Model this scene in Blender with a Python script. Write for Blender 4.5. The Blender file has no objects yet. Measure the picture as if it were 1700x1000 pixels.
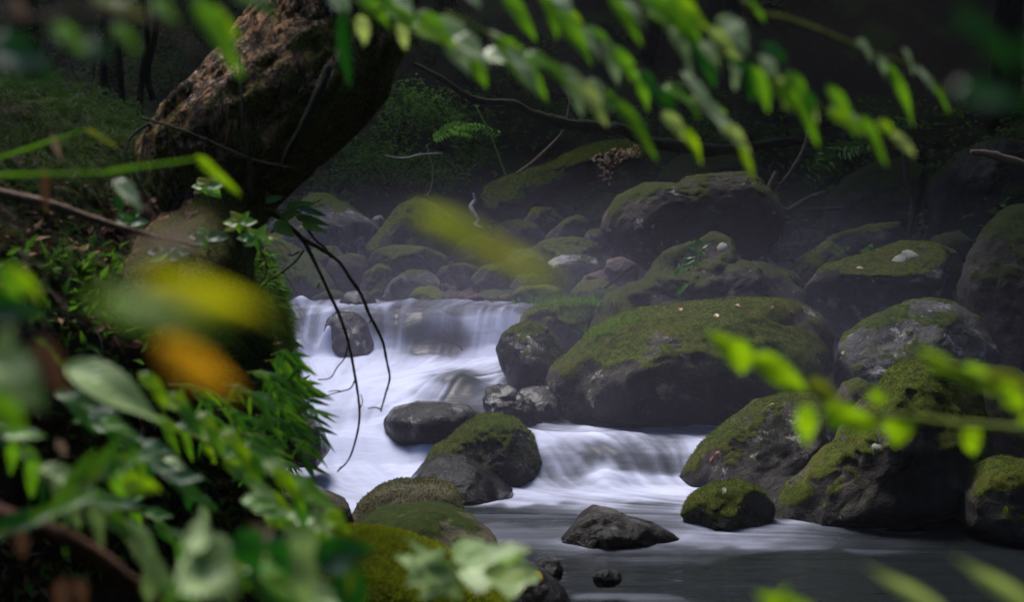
import bpy, bmesh, math, random
import numpy as np
from mathutils import Vector
from mathutils.bvhtree import BVHTree
R = math.radians
random.seed(7); rng = np.random.default_rng(7)
sc = bpy.context.scene
COL = sc.collection

# ------------------------------------------------------------------ camera
FPX, CX, HY, CAMZ = 2361.0, 850.0, 350.0, 1.6       # focal length in photo pixels, centre column, horizon row, eye height
cam = bpy.data.cameras.new('camera'); co = bpy.data.objects.new('camera', cam); COL.objects.link(co)
co.location = (0, 0, CAMZ); co.rotation_euler = (R(90), 0, 0)
cam.sensor_width = 36; cam.lens = FPX/1700*36
cam.shift_y = -(500-HY)/1700
cam.clip_start = .05; cam.clip_end = 300
cam.dof.use_dof = True; cam.dof.focus_distance = 8.6; cam.dof.aperture_fstop = 3.1; cam.dof.aperture_blades = 0
sc.camera = co
# ------------------------------------------------------------------ world, sun, exposure
SUN_EL, SUN_ROT = R(63), R(-34)
w = bpy.data.worlds.new('World'); sc.world = w; w.use_nodes = True
wn = w.node_tree.nodes; bg = wn['Background']; bg.inputs[1].default_value = .15
sky = wn.new('ShaderNodeTexSky'); sky.sky_type = 'NISHITA'; sky.sun_disc = False
sky.sun_elevation = SUN_EL; sky.sun_rotation = SUN_ROT; sky.air_density = 1.0; sky.dust_density = .6; sky.ozone_density = 3.0
w.node_tree.links.new(sky.outputs[0], bg.inputs[0])
sl = bpy.data.lights.new('sun', 'SUN'); so = bpy.data.objects.new('sun', sl); COL.objects.link(so)
sl.energy = 2.3; sl.angle = R(32); sl.color = (1, .95, .88)
sd = Vector((math.sin(SUN_ROT)*math.cos(SUN_EL), math.cos(SUN_ROT)*math.cos(SUN_EL), math.sin(SUN_EL)))
so.rotation_euler = sd.to_track_quat('Z', 'Y').to_euler(); so.location = (0, 0, 20)
vs = sc.view_settings; sc.display_settings.display_device = 'sRGB'
vs.view_transform = 'Standard'; vs.look = 'None'; vs.exposure = 1.62; vs.gamma = 1; vs.use_curve_mapping = False
cy = sc.cycles
cy.use_denoising = True; cy.denoiser = 'OPENIMAGEDENOISE'
cy.max_bounces = 6; cy.diffuse_bounces = 3; cy.glossy_bounces = 2; cy.transmission_bounces = 3; cy.volume_bounces = 0; cy.transparent_max_bounces = 8
cy.caustics_reflective = False; cy.caustics_refractive = False; cy.sample_clamp_indirect = 4

# ------------------------------------------------------------------ helpers
def P(px, py, D): return np.array([(px-CX)/FPX*D, D, CAMZ-(py-HY)/FPX*D])
def proj(p): return np.stack([CX+p[:, 0]/p[:, 1]*FPX, HY+(CAMZ-p[:, 2])/p[:, 1]*FPX], 1)
def tag(o, label=None, cat=None, group=None, kind=None):
    for k, v in (('label', label), ('category', cat), ('group', group), ('kind', kind)):
        if v: o[k] = v
    return o
def link(name, me, parent=None, loc=None):
    o = bpy.data.objects.new(name, me); COL.objects.link(o)
    if loc is not None: o.location = loc
    if parent: o.parent = parent
    return o
def empty(name, loc): 
    o = link(name, None, None, loc); o.empty_display_size = .05; return o
def mesh(name, V, F, mat, smooth=True):
    me = bpy.data.meshes.new(name); V = np.asarray(V, np.float32)
    if isinstance(F, np.ndarray):
        n, k = F.shape
        me.vertices.add(len(V)); me.vertices.foreach_set('co', V.ravel())
        me.loops.add(n*k); me.loops.foreach_set('vertex_index', F.astype(np.int32).ravel())
        me.polygons.add(n); me.polygons.foreach_set('loop_start', np.arange(0, n*k, k, dtype=np.int32))
        me.update(calc_edges=True); me.validate()
    else:
        me.from_pydata([tuple(v) for v in V], [], F)
    me.polygons.foreach_set('use_smooth', np.full(len(me.polygons), smooth))
    me.materials.append(mat); return me
def hash3(i, seed):
    i = i.astype(np.int64)
    h = (i[..., 0]*374761393+i[..., 1]*668265263+i[..., 2]*2147483647+seed*1274126177) & 0xffffffff
    h = ((h ^ (h >> 13))*1274126177) & 0xffffffff
    h = ((h ^ (h >> 16))*2246822519) & 0xffffffff
    return ((h ^ (h >> 15)) & 0xffff)/65535.0
def vnoise(p, seed=0):
    i = np.floor(p); f = p-i; u = f*f*f*(f*(f*6-15)+10); r = 0
    for a in (0, 1):
        for b in (0, 1):
            for c in (0, 1):
                wgt = (u[:, 0] if a else 1-u[:, 0])*(u[:, 1] if b else 1-u[:, 1])*(u[:, 2] if c else 1-u[:, 2])
                r = r+wgt*hash3(i+np.array([a, b, c]), seed)
    return r*2-1
def fbm(p, seed=0, octv=4, gain=.5):
    r = 0; a = 1; t = 0
    for o in range(octv):
        r = r+a*vnoise(p*2**o+o*17.3, seed+o); t += a; a *= gain
    return r/t
def ss(a, b, x):
    t = np.clip((x-a)/(b-a), 0, 1); return t*t*(3-2*t)
_ico = {}
def ico(n):
    if n not in _ico:
        bm = bmesh.new(); bmesh.ops.create_icosphere(bm, subdivisions=n, radius=1)
        _ico[n] = (np.array([v.co[:] for v in bm.verts]), np.array([[v.index for v in f.verts] for f in bm.faces])); bm.free()
    return _ico[n]
def frames(pts):
    pts = np.asarray(pts, float); T = np.gradient(pts, axis=0); T /= np.linalg.norm(T, axis=1)[:, None]+1e-9
    ref = np.array([0, -1, .2]); A = np.cross(T, ref); A /= np.linalg.norm(A, axis=1)[:, None]+1e-9
    return T, A, np.cross(T, A)
def spline(pts, n):
    pts = np.asarray(pts, float); m = len(pts)
    if m < 3: return np.array([pts[0]+(pts[-1]-pts[0])*t for t in np.linspace(0, 1, n)])
    q = np.vstack([2*pts[0]-pts[1], pts, 2*pts[-1]-pts[-2]]); out = []
    for t in np.linspace(0, m-1-1e-6, n):
        k = int(t); f = t-k; a, b, c, d = q[k:k+4]
        out.append(.5*((2*b)+(c-a)*f+(2*a-5*b+4*c-d)*f*f+(3*b-a-3*c+d)*f**3))
    return np.array(out)
def tubeVF(pts, radii, n=24, k=8, wob=0., seed=0, off=0):
    c = spline(pts, n); r = np.interp(np.linspace(0, 1, n), np.linspace(0, 1, len(radii)), radii)
    T, A, B = frames(c); an = np.linspace(0, 2*math.pi, k, endpoint=False)
    V = c[:, None]+r[:, None, None]*(np.cos(an)[None, :, None]*A[:, None]+np.sin(an)[None, :, None]*B[:, None])
    V = V.reshape(-1, 3)
    if wob:
        d = fbm(V/max(radii)*.7, seed, 3)*wob*np.repeat(r, k)
        V = V+(V-np.repeat(c, k, 0))/np.repeat(r, k)[:, None]*d[:, None]
    F = [(i*k+j+off, i*k+(j+1) % k+off, (i+1)*k+(j+1) % k+off, (i+1)*k+j+off) for i in range(n-1) for j in range(k)]
    F += [tuple(off+j for j in range(k))[::-1], tuple(off+(n-1)*k+j for j in range(k))]
    return V, F
def tubes(name, specs, mat, parent=None):
    VV, FF, off = [], [], 0
    for s in specs:
        V, F = tubeVF(*s[:2], off=off, **(s[2] if len(s) > 2 else {})); VV.append(V); FF += F; off += len(V)
    V = np.vstack(VV); c = V.mean(0) if parent is None else np.array(parent.location)
    return link(name, mesh(name, V-c, FF, mat), parent, c if parent is None else None)

# ------------------------------------------------------------------ material helpers
class NT:
    def __init__(s, name):
        s.m = bpy.data.materials.new(name); s.m.use_nodes = True; s.t = s.m.node_tree; s.b = s.t.nodes['Principled BSDF']; s.o = s.t.nodes['Material Output']
    def n(s, typ, ins=None, **pr):
        nd = s.t.nodes.new('ShaderNode'+typ)
        for k, v in pr.items(): setattr(nd, k, v)
        for k, v in (ins or {}).items(): s.put(nd.inputs[k], v)
        return nd
    def put(s, sock, v):
        if isinstance(v, bpy.types.NodeSocket): s.t.links.new(v, sock)
        elif isinstance(v, (tuple, list)) and len(v) == 3 and sock.type == 'RGBA': sock.default_value = (*v, 1)
        else: sock.default_value = v
    def noise(s, vec, scale, detail=4, rough=.55, dist=0.):
        return s.n('TexNoise', {'Vector': vec, 'Scale': scale, 'Detail': detail, 'Roughness': rough, 'Distortion': dist}).outputs['Fac']
    def math(s, op, a, b=0., clamp=False):
        return s.n('Math', {0: a, 1: b}, operation=op, use_clamp=clamp).outputs[0]
    def mix(s, f, a, b):
        nd = s.n('Mix', data_type='RGBA'); s.put(nd.inputs[0], f); s.put(nd.inputs[6], a); s.put(nd.inputs[7], b); return nd.outputs[2]
    def mapr(s, v, a, b, c=0., d=1., smooth=True):
        return s.n('MapRange', {0: v, 1: a, 2: b, 3: c, 4: d}, interpolation_type='SMOOTHSTEP' if smooth else 'LINEAR', clamp=True).outputs[0]
    def bump(s, h, dist, strength=1., nrm=None):
        nd = s.n('Bump', {'Height': h, 'Distance': dist, 'Strength': strength})
        if nrm is not None: s.put(nd.inputs['Normal'], nrm)
        return nd.outputs[0]
    def set(s, **k):
        for a, v in k.items(): s.put(s.b.inputs[a.replace('_', ' ')], v)
        return s.m
    def coords(s):
        tc = s.n('TexCoord').outputs['Object']; rnd = s.n('ObjectInfo').outputs['Random']
        return s.n('VectorMath', {0: tc, 1: s.n('CombineXYZ', {0: s.math('MULTIPLY', rnd, 37.), 1: s.math('MULTIPLY', rnd, 91.), 2: rnd}).outputs[0]}, operation='ADD').outputs[0], rnd

def rock_mat(name, c1, c2, moss=.5, mossA=(.010, .022, .003), mossB=(.088, .12, .009), wet=0., lichen=.0, pale=(.3, .28, .26), aniso=None, soft=.16):
    t = NT(name); v, rnd = t.coords()
    vv = t.n('Mapping', {'Vector': v, 'Scale': aniso}).outputs[0] if aniso else v
    n1 = t.noise(vv, 2.2, 6, .6); n2 = t.noise(vv, 11, 8, .65, .4); n3 = t.noise(vv, 60, 5, .7); n4 = t.noise(v, 5, 5, .6)
    base = t.mix(t.mapr(n2, .32, .68), c1, c2)
    base = t.mix(t.mapr(n1, .42, .66, 0, .8), base, tuple(x*.45 for x in c1))
    base = t.mix(t.mapr(n3, .58, .74, 0, .12 if wet else .3), base, tuple(min(1, x*1.9) for x in c2))
    if lichen:
        l = t.math('MULTIPLY', t.mapr(t.noise(v, 7, 6, .7), .60-.12*lichen, .66-.1*lichen), t.mapr(n3, .3, .55))
        base = t.mix(l, base, pale)
    at = t.n('Attribute', attribute_name='moss').outputs['Fac']; wl = t.n('Attribute', attribute_name='wetline').outputs['Fac']
    h = t.math('ADD', at, t.math('MULTIPLY', t.math('SUBTRACT', n3, .5), .9)); h = t.math('ADD', h, t.math('MULTIPLY', t.math('SUBTRACT', n2, .5), .8))
    mm = t.mapr(h, .34, .62)
    base = t.mix(t.math('MULTIPLY', wl, .8), base, (.006, .0055, .0055))
    m1 = t.noise(v, 26, 6, .7); m2 = t.noise(v, 190, 3, .7); m3 = t.noise(v, 4, 3, .5)
    mc = t.mix(t.mapr(t.math('ADD', t.math('MULTIPLY', m1, .6), t.math('MULTIPLY', m2, .4)), .38, .62), mossA, mossB)
    mc = t.mix(t.mapr(m3, .45, .7, 0, .55), mc, (mossB[0]*.9, mossB[1]*.62, mossB[2]*.8))
    col = t.mix(mm, base, mc)
    wn_ = t.mapr(n2, .35, .65, .34, .13) if wet else t.mapr(n3, .3, .7, .7, .95)
    wn_ = t.math('ADD', t.math('MULTIPLY', wn_, t.math('SUBTRACT', 1., wl)), t.math('MULTIPLY', wl, .2))
    rough = t.math('ADD', t.math('MULTIPLY', t.math('SUBTRACT', 1., mm), wn_), t.math('MULTIPLY', mm, .95))
    hb = t.math('ADD', t.math('MULTIPLY', n2, .7), t.math('MULTIPLY', n3, .22))
    hm = t.math('ADD', t.math('MULTIPLY', m1, .55), t.math('MULTIPLY', m2, .5))
    b1 = t.bump(t.math('MULTIPLY', hb, t.math('SUBTRACT', 1., mm)), .035 if wet else .06, .9)
    b2 = t.bump(t.math('MULTIPLY', hm, mm), .035, 1., b1)
    t.set(Base_Color=col, Roughness=rough, Normal=b2, Specular_IOR_Level=.13 if wet else .15)
    if wet: t.set(Coat_Weight=t.math('MULTIPLY', t.math('MULTIPLY', t.math('SUBTRACT', 1., mm), t.mapr(n4, .53, .58)), .9*wet), Coat_Roughness=.06, Coat_Normal=t.bump(hb, .05, .8))
    return t.m
MR = {
 'grey': rock_mat('grey_rock', (0.0510, 0.0476, 0.0462), (0.1156, 0.1088, 0.1054), .30, lichen=.4),
 'brown': rock_mat('brown_rock', (0.0432, 0.0346, 0.0288), (0.0936, 0.0756, 0.0634), .30),
 'green': rock_mat('mossy_rock', (0.0432, 0.0374, 0.0317), (0.0936, 0.0792, 0.0648), .62, mossA=(.014, .028, .004), mossB=(.115, .145, .012)),
 'vgreen': rock_mat('very_mossy_rock', (0.0360, 0.0324, 0.0274), (0.0720, 0.0648, 0.0504), .80, mossA=(.02, .035, .004), mossB=(.15, .19, .012)),
 'big': rock_mat('boulder_rock', (0.0337, 0.0294, 0.0275), (0.0765, 0.0661, 0.0600), .50, lichen=.25, mossB=(.10, .125, .010)),
 'perch': rock_mat('perched_rock', (0.0220, 0.0171, 0.0142), (0.0490, 0.0392, 0.0323), .50, lichen=.1, mossA=(.02, .03, .006), mossB=(.06, .075, .012)),
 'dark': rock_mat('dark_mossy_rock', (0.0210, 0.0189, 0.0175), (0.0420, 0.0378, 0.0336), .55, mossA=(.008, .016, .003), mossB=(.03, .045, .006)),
 'wet': rock_mat('wet_rock', (.004, .0035, .0036), (.013, .0115, .0115), .02, wet=1.),
 'wetmoss': rock_mat('wet_mossy_rock', (.005, .0046, .0048), (.016, .0145, .0145), .40, wet=.9),
 'pool': rock_mat('rough_dark_rock', (.008, .0065, .006), (.03, .024, .021), .05, wet=.5),
 'pale': rock_mat('pale_rock', (.26, .24, .225), (.42, .39, .37), .12, lichen=.5),
 'pebble': rock_mat('pebble_rock', (.11, .075, .062), (.2, .14, .12), .0),
 'bed': rock_mat('banded_rock', (.035, .03, .022), (.11, .093, .068), .12, aniso=(1, 1, 3.5)),
 'olive': rock_mat('olive_rock', (.05, .044, .026), (.105, .09, .056), .42, mossA=(.015, .03, .004), mossB=(.05, .075, .01)),
 'yellow': rock_mat('thick_moss_rock', (.07, .055, .035), (.12, .09, .05), .95, mossA=(.05, .065, .003), mossB=(.30, .36, .012)),
 'soil': rock_mat('bank_soil', (.03, .018, .012), (.1, .062, .04), .42, mossA=(.012, .025, .003), mossB=(.075, .11, .01)),
}
def leaf_mat(name, a, b, trans=.4, rough=.35, spec=.5, tcol=None, veins=True, cr=.0):
    t = NT(name); tc = t.n('TexCoord'); rnd = t.n('ObjectInfo').outputs['Random']; isl = t.n('NewGeometry').outputs['Random Per Island']
    n = t.noise(tc.outputs['Object'], 60 if veins else 9, 4, .6)
    f = t.math('ADD', t.math('MULTIPLY', n, .7), t.math('MULTIPLY', t.math('SUBTRACT', isl if not veins else rnd, .25), .6), True)
    c = t.mix(f, a, b)
    if veins:
        uv = t.n('SeparateXYZ', {0: tc.outputs['UV']}); u = t.math('ABSOLUTE', uv.outputs[0]); s = uv.outputs[1]
        sv = t.math('ABSOLUTE', t.math('SUBTRACT', t.math('FRACT', t.math('SUBTRACT', t.math('MULTIPLY', s, 9.), t.math('MULTIPLY', u, 2.2))), .5))
        vn = t.math('MAXIMUM', t.mapr(sv, .12, .02, 0, .55), t.mapr(u, .09, .03, 0, .9))
        c = t.mix(t.math('MULTIPLY', vn, .5), c, tuple(min(1, x*1.7+.02) for x in b))
        t.set(Normal=t.bump(t.math('ADD', t.math('MULTIPLY', sv, .5), n), .004, .6))
    t.set(Base_Color=c, Roughness=rough, Specular_IOR_Level=spec)
    if cr: t.set(Coat_Weight=cr, Coat_Roughness=.3)
    tr = t.n('BsdfTranslucent', {0: t.mix(.5, c, tcol or tuple(min(1, x*1.6) for x in b))})
    mx = t.n('MixShader', {0: trans, 1: t.b.outputs[0], 2: tr.outputs[0]}); t.put(t.o.inputs[0], mx.outputs[0]); return t.m
ML = {
 'green': leaf_mat('green_leaf', (.05, .15, .006), (.16, .36, .02), .45, tcol=(.3, .72, .01), cr=.35),
 'bright': leaf_mat('bright_leaf', (.18, .36, .004), (.30, .52, .008), .55, tcol=(.5, .85, .005)),
 'deep': leaf_mat('deep_green_leaf', (.008, .05, .008), (.02, .10, .012), .35, tcol=(.03, .25, .01)),
 'pale_sheen': leaf_mat('pale_sheen_leaf', (.34, .42, .2), (.58, .64, .4), .3, rough=.3, cr=.4, tcol=(.3, .6, .2)),  # whitish sky sheen put into the pale leaf colour
 'pale': leaf_mat('pale_green_leaf', (.2, .31, .09), (.36, .48, .18), .35, rough=.45, tcol=(.35, .6, .12)),
 'lime': leaf_mat('lime_leaf', (.3, .42, .08), (.5, .58, .2), .5, tcol=(.6, .8, .15)),
 'yellow': leaf_mat('yellow_leaf', (.5, .52, .01), (.62, .60, .02), .65, spec=.2, tcol=(.9, .88, .01)),
 'olive': leaf_mat('olive_leaf', (.16, .2, .01), (.24, .28, .02), .45, tcol=(.3, .36, .01)),
 'striped': leaf_mat('yellowing_blade', (.26, .31, .012), (.34, .4, .02), .6, spec=.2, tcol=(.6, .7, .01)),
 'orange': leaf_mat('orange_leaf', (.55, .25, .01), (.7, .34, .015), .6, spec=.2, tcol=(.95, .48, .01)),
 'brown': leaf_mat('dead_leaf', (.11, .045, .02), (.24, .11, .055), .15, rough=.6),
 'tan': leaf_mat('tan_leaf', (.22, .14, .08), (.36, .24, .15), .2, rough=.6),
 'red': leaf_mat('red_leaf', (.2, .04, .015), (.3, .08, .03), .2, rough=.5),
 'bamboo': leaf_mat('bamboo_leaf', (.02, .085, .008), (.06, .18, .016), .4, tcol=(.12, .42, .02)),
 'bankgrass': leaf_mat('bank_grass_blade', (.006, .015, .0015), (.016, .034, .003), .3, rough=.75, spec=.1, veins=False, tcol=(.05, .14, .01)),
 'grass': leaf_mat('grass_stalk', (.02, .06, .006), (.06, .13, .012), .35, rough=.5, veins=False, tcol=(.1, .25, .02)),
 'moss': leaf_mat('moss_tuft', (.02, .035, .004), (.11, .13, .014), .3, rough=.8, spec=.1, veins=False),
 'treemoss': leaf_mat('tree_moss_tuft', (.05, .05, .005), (.22, .21, .016), .3, rough=.8, spec=.1, veins=False),
 'ymoss': leaf_mat('yellow_moss_tuft', (.09, .10, .005), (.38, .42, .015), .3, rough=.8, spec=.1, veins=False),
 'under': leaf_mat('undergrowth_leaf', (.015, .06, .008), (.12, .25, .03), .35, rough=.7, spec=.12, veins=False),
 'fern': leaf_mat('fern_leaf', (.03, .10, .006), (.09, .21, .015), .4, rough=.75, spec=.1, veins=False),
 'shadefern': leaf_mat('shaded_fern_leaf', (.008, .035, .005), (.02, .075, .008), .35, rough=.6, spec=.1, veins=False),  # darker copy of the fern green, shade put into the colour
 'shadeunder': leaf_mat('shaded_undergrowth_leaf', (.008, .035, .005), (.06, .14, .02), .35, rough=.75, spec=.1, veins=False),  # undergrowth green darkened in colour so the sunlit slope reads as shaded
 'canopy': leaf_mat('canopy_leaf', (.012, .03, .006), (.03, .06, .012), .25, rough=.5, veins=False),
 'litter': leaf_mat('litter_leaf', (.07, .032, .016), (.3, .15, .08), .05, rough=.8, spec=.2, veins=False),
 'seed': leaf_mat('dry_flower', (.3, .19, .12), (.5, .34, .22), .2, rough=.8, veins=False),
}
def wood_mat(name, a, b, scale=30, moss=None, patch=None):
    t = NT(name); v = t.n('TexCoord').outputs['Object']; n1 = t.noise(v, scale, 6, .65); n2 = t.noise(v, scale*.25, 4, .6); n3 = t.noise(v, scale*3, 3, .7)
    c = t.mix(t.mapr(n1, .3, .7), a, b)
    if patch: c = t.mix(t.math('MULTIPLY', t.mapr(n2, .54, .62), t.mapr(n1, .38, .55)), c, patch)
    if moss:
        nz = t.n('SeparateXYZ', {0: t.n('NewGeometry').outputs['Normal']}).outputs
        h = t.math('ADD', t.math('MULTIPLY', nz[2], .35), t.noise(v, scale*.16, 5, .65))
        c = t.mix(t.mapr(h, .5, .66), c, t.mix(n3, moss, tuple(x*2.6 for x in moss)))
    t.set(Base_Color=c, Roughness=.9, Specular_IOR_Level=.1, Normal=t.bump(t.math('ADD', n1, t.math('MULTIPLY', n3, .4)), .5/scale, .9)); return t.m
def striped():
    t = ML['striped'].node_tree; b = t.nodes['Principled BSDF']; src = b.inputs['Base Color'].links[0].from_socket
    uv = t.nodes.new('ShaderNodeSeparateXYZ'); t.links.new([n for n in t.nodes if n.bl_idname == 'ShaderNodeTexCoord'][0].outputs['UV'], uv.inputs[0])
    r = t.nodes.new('ShaderNodeValToRGB'); r.color_ramp.elements[0].position = .35; r.color_ramp.elements[0].color = (0, 0, 0, 1); r.color_ramp.elements[1].position = .75; r.color_ramp.elements[1].color = (0, 0, 0, 1); e = r.color_ramp.elements.new(.52); e.color = (.7, .7, .7, 1)
    m = t.nodes.new('ShaderNodeMix'); m.data_type = 'RGBA'; t.links.new(uv.outputs[1], r.inputs[0]); t.links.new(r.outputs[0], m.inputs[0]); t.links.new(src, m.inputs[6]); m.inputs[7].default_value = (.42, .24, .02, 1)
    for l in list(src.links):
        if l.to_node != m: t.links.new(m.outputs[2], l.to_socket)
striped()
MW = {'twig': wood_mat('twig_bark', (.05, .022, .015), (.14, .07, .05), 60), 'dark': wood_mat('dark_bark', (.008, .006, .005), (.022, .017, .014), 25, moss=(.005, .008, .003)),
      'white': wood_mat('bleached_wood', (.2, .18, .175), (.36, .33, .32), 45), 'pale': wood_mat('pale_stick', (.16, .1, .07), (.28, .19, .14), 60), 'green': wood_mat('green_stem', (.1, .14, .02), (.2, .24, .05), 40),
      'log': wood_mat('log_bark', (.02, .016, .014), (.05, .04, .032), 14, moss=(.02, .04, .006)), 'vine': wood_mat('vine_bark', (.05, .035, .028), (.1, .075, .06), 30)}

# ------------------------------------------------------------------ setting: levels of the water and the ground
LY = [3, 7.8, 8.1, 8.5, 8.75, 8.95, 9.05, 9.2, 9.6, 10.2, 11.5, 11.64, 11.86, 12.0, 12.8, 60]
LZ = [0, 0, .02, .075, .17, .23, .26, .33, .36, .40, .42, .47, .72, .775, .79, .9]
RY = [3, 8.22, 8.34, 8.46, 8.62, 9.3, 9.7, 10.2, 11.5, 11.64, 11.86, 12.0, 12.8, 60]
RZ = [0, 0, .04, .15, .20, .215, .32, .39, .42, .47, .72, .775, .79, .9]
def wlevel(X, Y):
    b = ss(-.42, .02, X)
    pass
    return np.interp(Y, LY, LZ)*(1-b)+np.interp(Y, RY, RZ)*b
def ground(X, Y):
    sh = X.shape; X = X.ravel().astype(float); Y = Y.ravel().astype(float)
    bed = wlevel(X, Y)-.28
    xr = np.interp(Y, [4, 6.9, 8, 9, 10, 11, 12, 14], [4.2, 3.4, 2.4, 1.5, .6, .2, .2, .4])
    xl = np.interp(Y, [4, 6, 8, 9, 11, 12, 14, 20], [-.9, -1.1, -1.45, -1.5, -2.1, -2.5, -5, -9])
    z = bed
    z = np.maximum(z, wlevel(X, Y)-.15+.16*(X-xr)+.8*np.maximum(0, X-xr-4.6))
    z = np.maximum(z, wlevel(X, Y)-.15+.6*(xl-X)*ss(13.5, 9.5, Y)+.12*(xl-X))
    yh = 17.2+1.1*np.maximum(0, -X-2.5)
    z = np.maximum(z, .70+.16*(Y-12.7)-1.6*np.maximum(0, 12.55-Y)+.72*np.maximum(0, Y-yh))
    z = np.maximum(z, .55-.28*(Y-2.2)+.5*np.maximum(0, -2-Y))
    z = z+.9*np.maximum(0, np.abs(X)-13)  # unseen rims, like the rise behind the camera, raised to block horizon light
    p = np.stack([X, Y, X*0], 1)
    z = z+fbm(p*.8, 3, 4)*.10+fbm(p*.25, 5, 3)*.35*ss(16, 22, Y)
    return np.minimum(z, 13+fbm(p*.3, 9, 2)).reshape(sh)
def grid(xs, ys):
    X, Y = np.meshgrid(xs, ys); nx, ny = len(xs), len(ys)
    i = (np.arange(ny-1)[:, None]*nx+np.arange(nx-1)[None]).ravel()
    return X, Y, np.stack([i, i+1, i+nx+1, i+nx], 1)
def ground_mat():
    t = NT('forest_floor'); v = t.n('TexCoord').outputs['Object']
    n1 = t.noise(v, 1.3, 6, .6); n2 = t.noise(v, 14, 6, .7); n3 = t.noise(v, 70, 4, .7)
    c = t.mix(t.mapr(n2, .35, .65), (.004, .0035, .003), (.013, .010, .008))
    c = t.mix(t.mapr(n3, .6, .75, 0, .5), c, (.028, .02, .015))
    c = t.mix(t.mapr(n1, .48, .62, 0, .85), c, t.mix(n3, (.008, .02, .004), (.03, .055, .008)))
    t.set(Base_Color=c, Roughness=.95, Specular_IOR_Level=.15, Normal=t.bump(t.math('ADD', n2, t.math('MULTIPLY', n3, .5)), .06, 1.)); return t.m
xs = np.unique(np.concatenate([np.linspace(-34, -7, 40), np.arange(-7, 7, .09), np.linspace(7, 34, 40)]))
ys = np.unique(np.concatenate([np.linspace(-18, 4, 34), np.arange(4, 26, .12), np.linspace(26, 52, 40)]))
X, Y, F = grid(xs, ys); Z = ground(X, Y)
g = link('ground', mesh('ground', np.stack([X.ravel(), Y.ravel(), Z.ravel()], 1), F, ground_mat())); tag(g, 'dark forest floor of soil, leaf litter and moss under and behind the stream', 'ground', kind='structure')
GB = BVHTree.FromPolygons([tuple(v) for v in np.stack([X.ravel(), Y.ravel(), Z.ravel()], 1)], F.tolist())
def ground_hit(px, py):
    d = Vector(P(px, py, 1)-np.array([0, 0, CAMZ])).normalized(); return GB.ray_cast(Vector((0, 0, CAMZ)), d)[0]

# ------------------------------------------------------------------ boulders
ROCK = {}
def inflate(outline, D, depth, lv, amp, seed, e=.8, tilt=0., freq=2.2, facet=.0, smoothn=3, cut=1., under=0.):
    o = np.array(outline, float); W = np.array([[(x-CX)/FPX*D, CAMZ-(y-HY)/FPX*D] for x, y in o])
    c = (W.min(0)+W.max(0))/2; c = c*.5+W.mean(0)*.5
    A = W-c; n = len(A); th = np.linspace(-math.pi, math.pi, 360, endpoint=False); rr = np.zeros(360)
    for k in range(n):
        a, b = A[k], A[(k+1) % n]; e_ = b-a
        for q, t in enumerate(th):
            d = np.array([math.cos(t), math.sin(t)]); den = d[0]*e_[1]-d[1]*e_[0]
            if abs(den) < 1e-12: continue
            r = (a[0]*e_[1]-a[1]*e_[0])/den; s = (a[0]*d[1]-a[1]*d[0])/den
            if r > 0 and -1e-6 <= s <= 1+1e-6: rr[q] = max(rr[q], r)
    ker = np.hanning(2*smoothn+3)[1:-1]; ker /= ker.sum()
    pad = len(ker); rr = np.convolve(np.concatenate([rr[-pad:], rr, rr[:pad]]), ker, 'same')[pad:-pad]
    V, F = ico(lv); y = V[:, 1]; s = np.sqrt(np.clip(1-y*y, 0, 1))
    ang = np.arctan2(V[:, 2], V[:, 0]); r = np.interp(ang, np.append(th, math.pi), np.append(rr, rr[0]))
    s2 = s**e; y2 = np.sign(y)*np.abs(y)**e
    cs, sn = np.cos(ang), np.sin(ang)
    out = np.stack([r*cs*s2, depth*y2, r*sn*s2], 1)
    out[:, 1] += under*np.maximum(0, -out[:, 2]+.1*max(rr))*(y < .3)
    H = max(rr); pr = np.random.default_rng(seed)
    for k in range(11):
        nv = np.array([pr.normal(0, .75), -pr.uniform(.35, 1.) if k < 9 else pr.normal(0, .3), pr.normal(.15, .7)]); nv /= np.linalg.norm(nv)
        dp = out@nv; dk = dp.max()*pr.uniform(.66, .9); out = out-nv[None]*(np.maximum(0, dp-dk)*.85*cut*np.clip(.15+np.abs(y)*2.2, 0, 1))[:, None]
    out[:, 1] += tilt*out[:, 2]
    nrm = out/(np.linalg.norm(out, axis=1)[:, None]+1e-9)
    q = out/H*freq+seed*3.7
    d = fbm(q, seed, 5, .52)*amp*H
    if facet:
        d = d+facet*H*(np.abs(fbm(q*.8+9, seed+5, 3))-.25)
    d = d+fbm(q*5.5, seed+31, 4, .6)*.016*H+(np.abs(fbm(q*2.6, seed+37, 3))-.2)*-.05*H
    edge = .55+.45*np.abs(y)          # keep the traced outline, roughen the faces more
    out = out+nrm*(d*edge)[:, None]
    out[:, 1] += fbm(q*1.3+4, seed+9, 4)*amp*1.2*H*np.abs(y)
    return out, F, np.array([c[0], D, c[1]])
MOSS = dict(grey=.12, brown=.2, green=.48, vgreen=.75, big=.26, perch=.26, dark=.5, wet=-.6, wetmoss=.34, pool=-.6, pale=.02, pebble=-.5, bed=.0, olive=.12, yellow=1.1, soil=.35)
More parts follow.
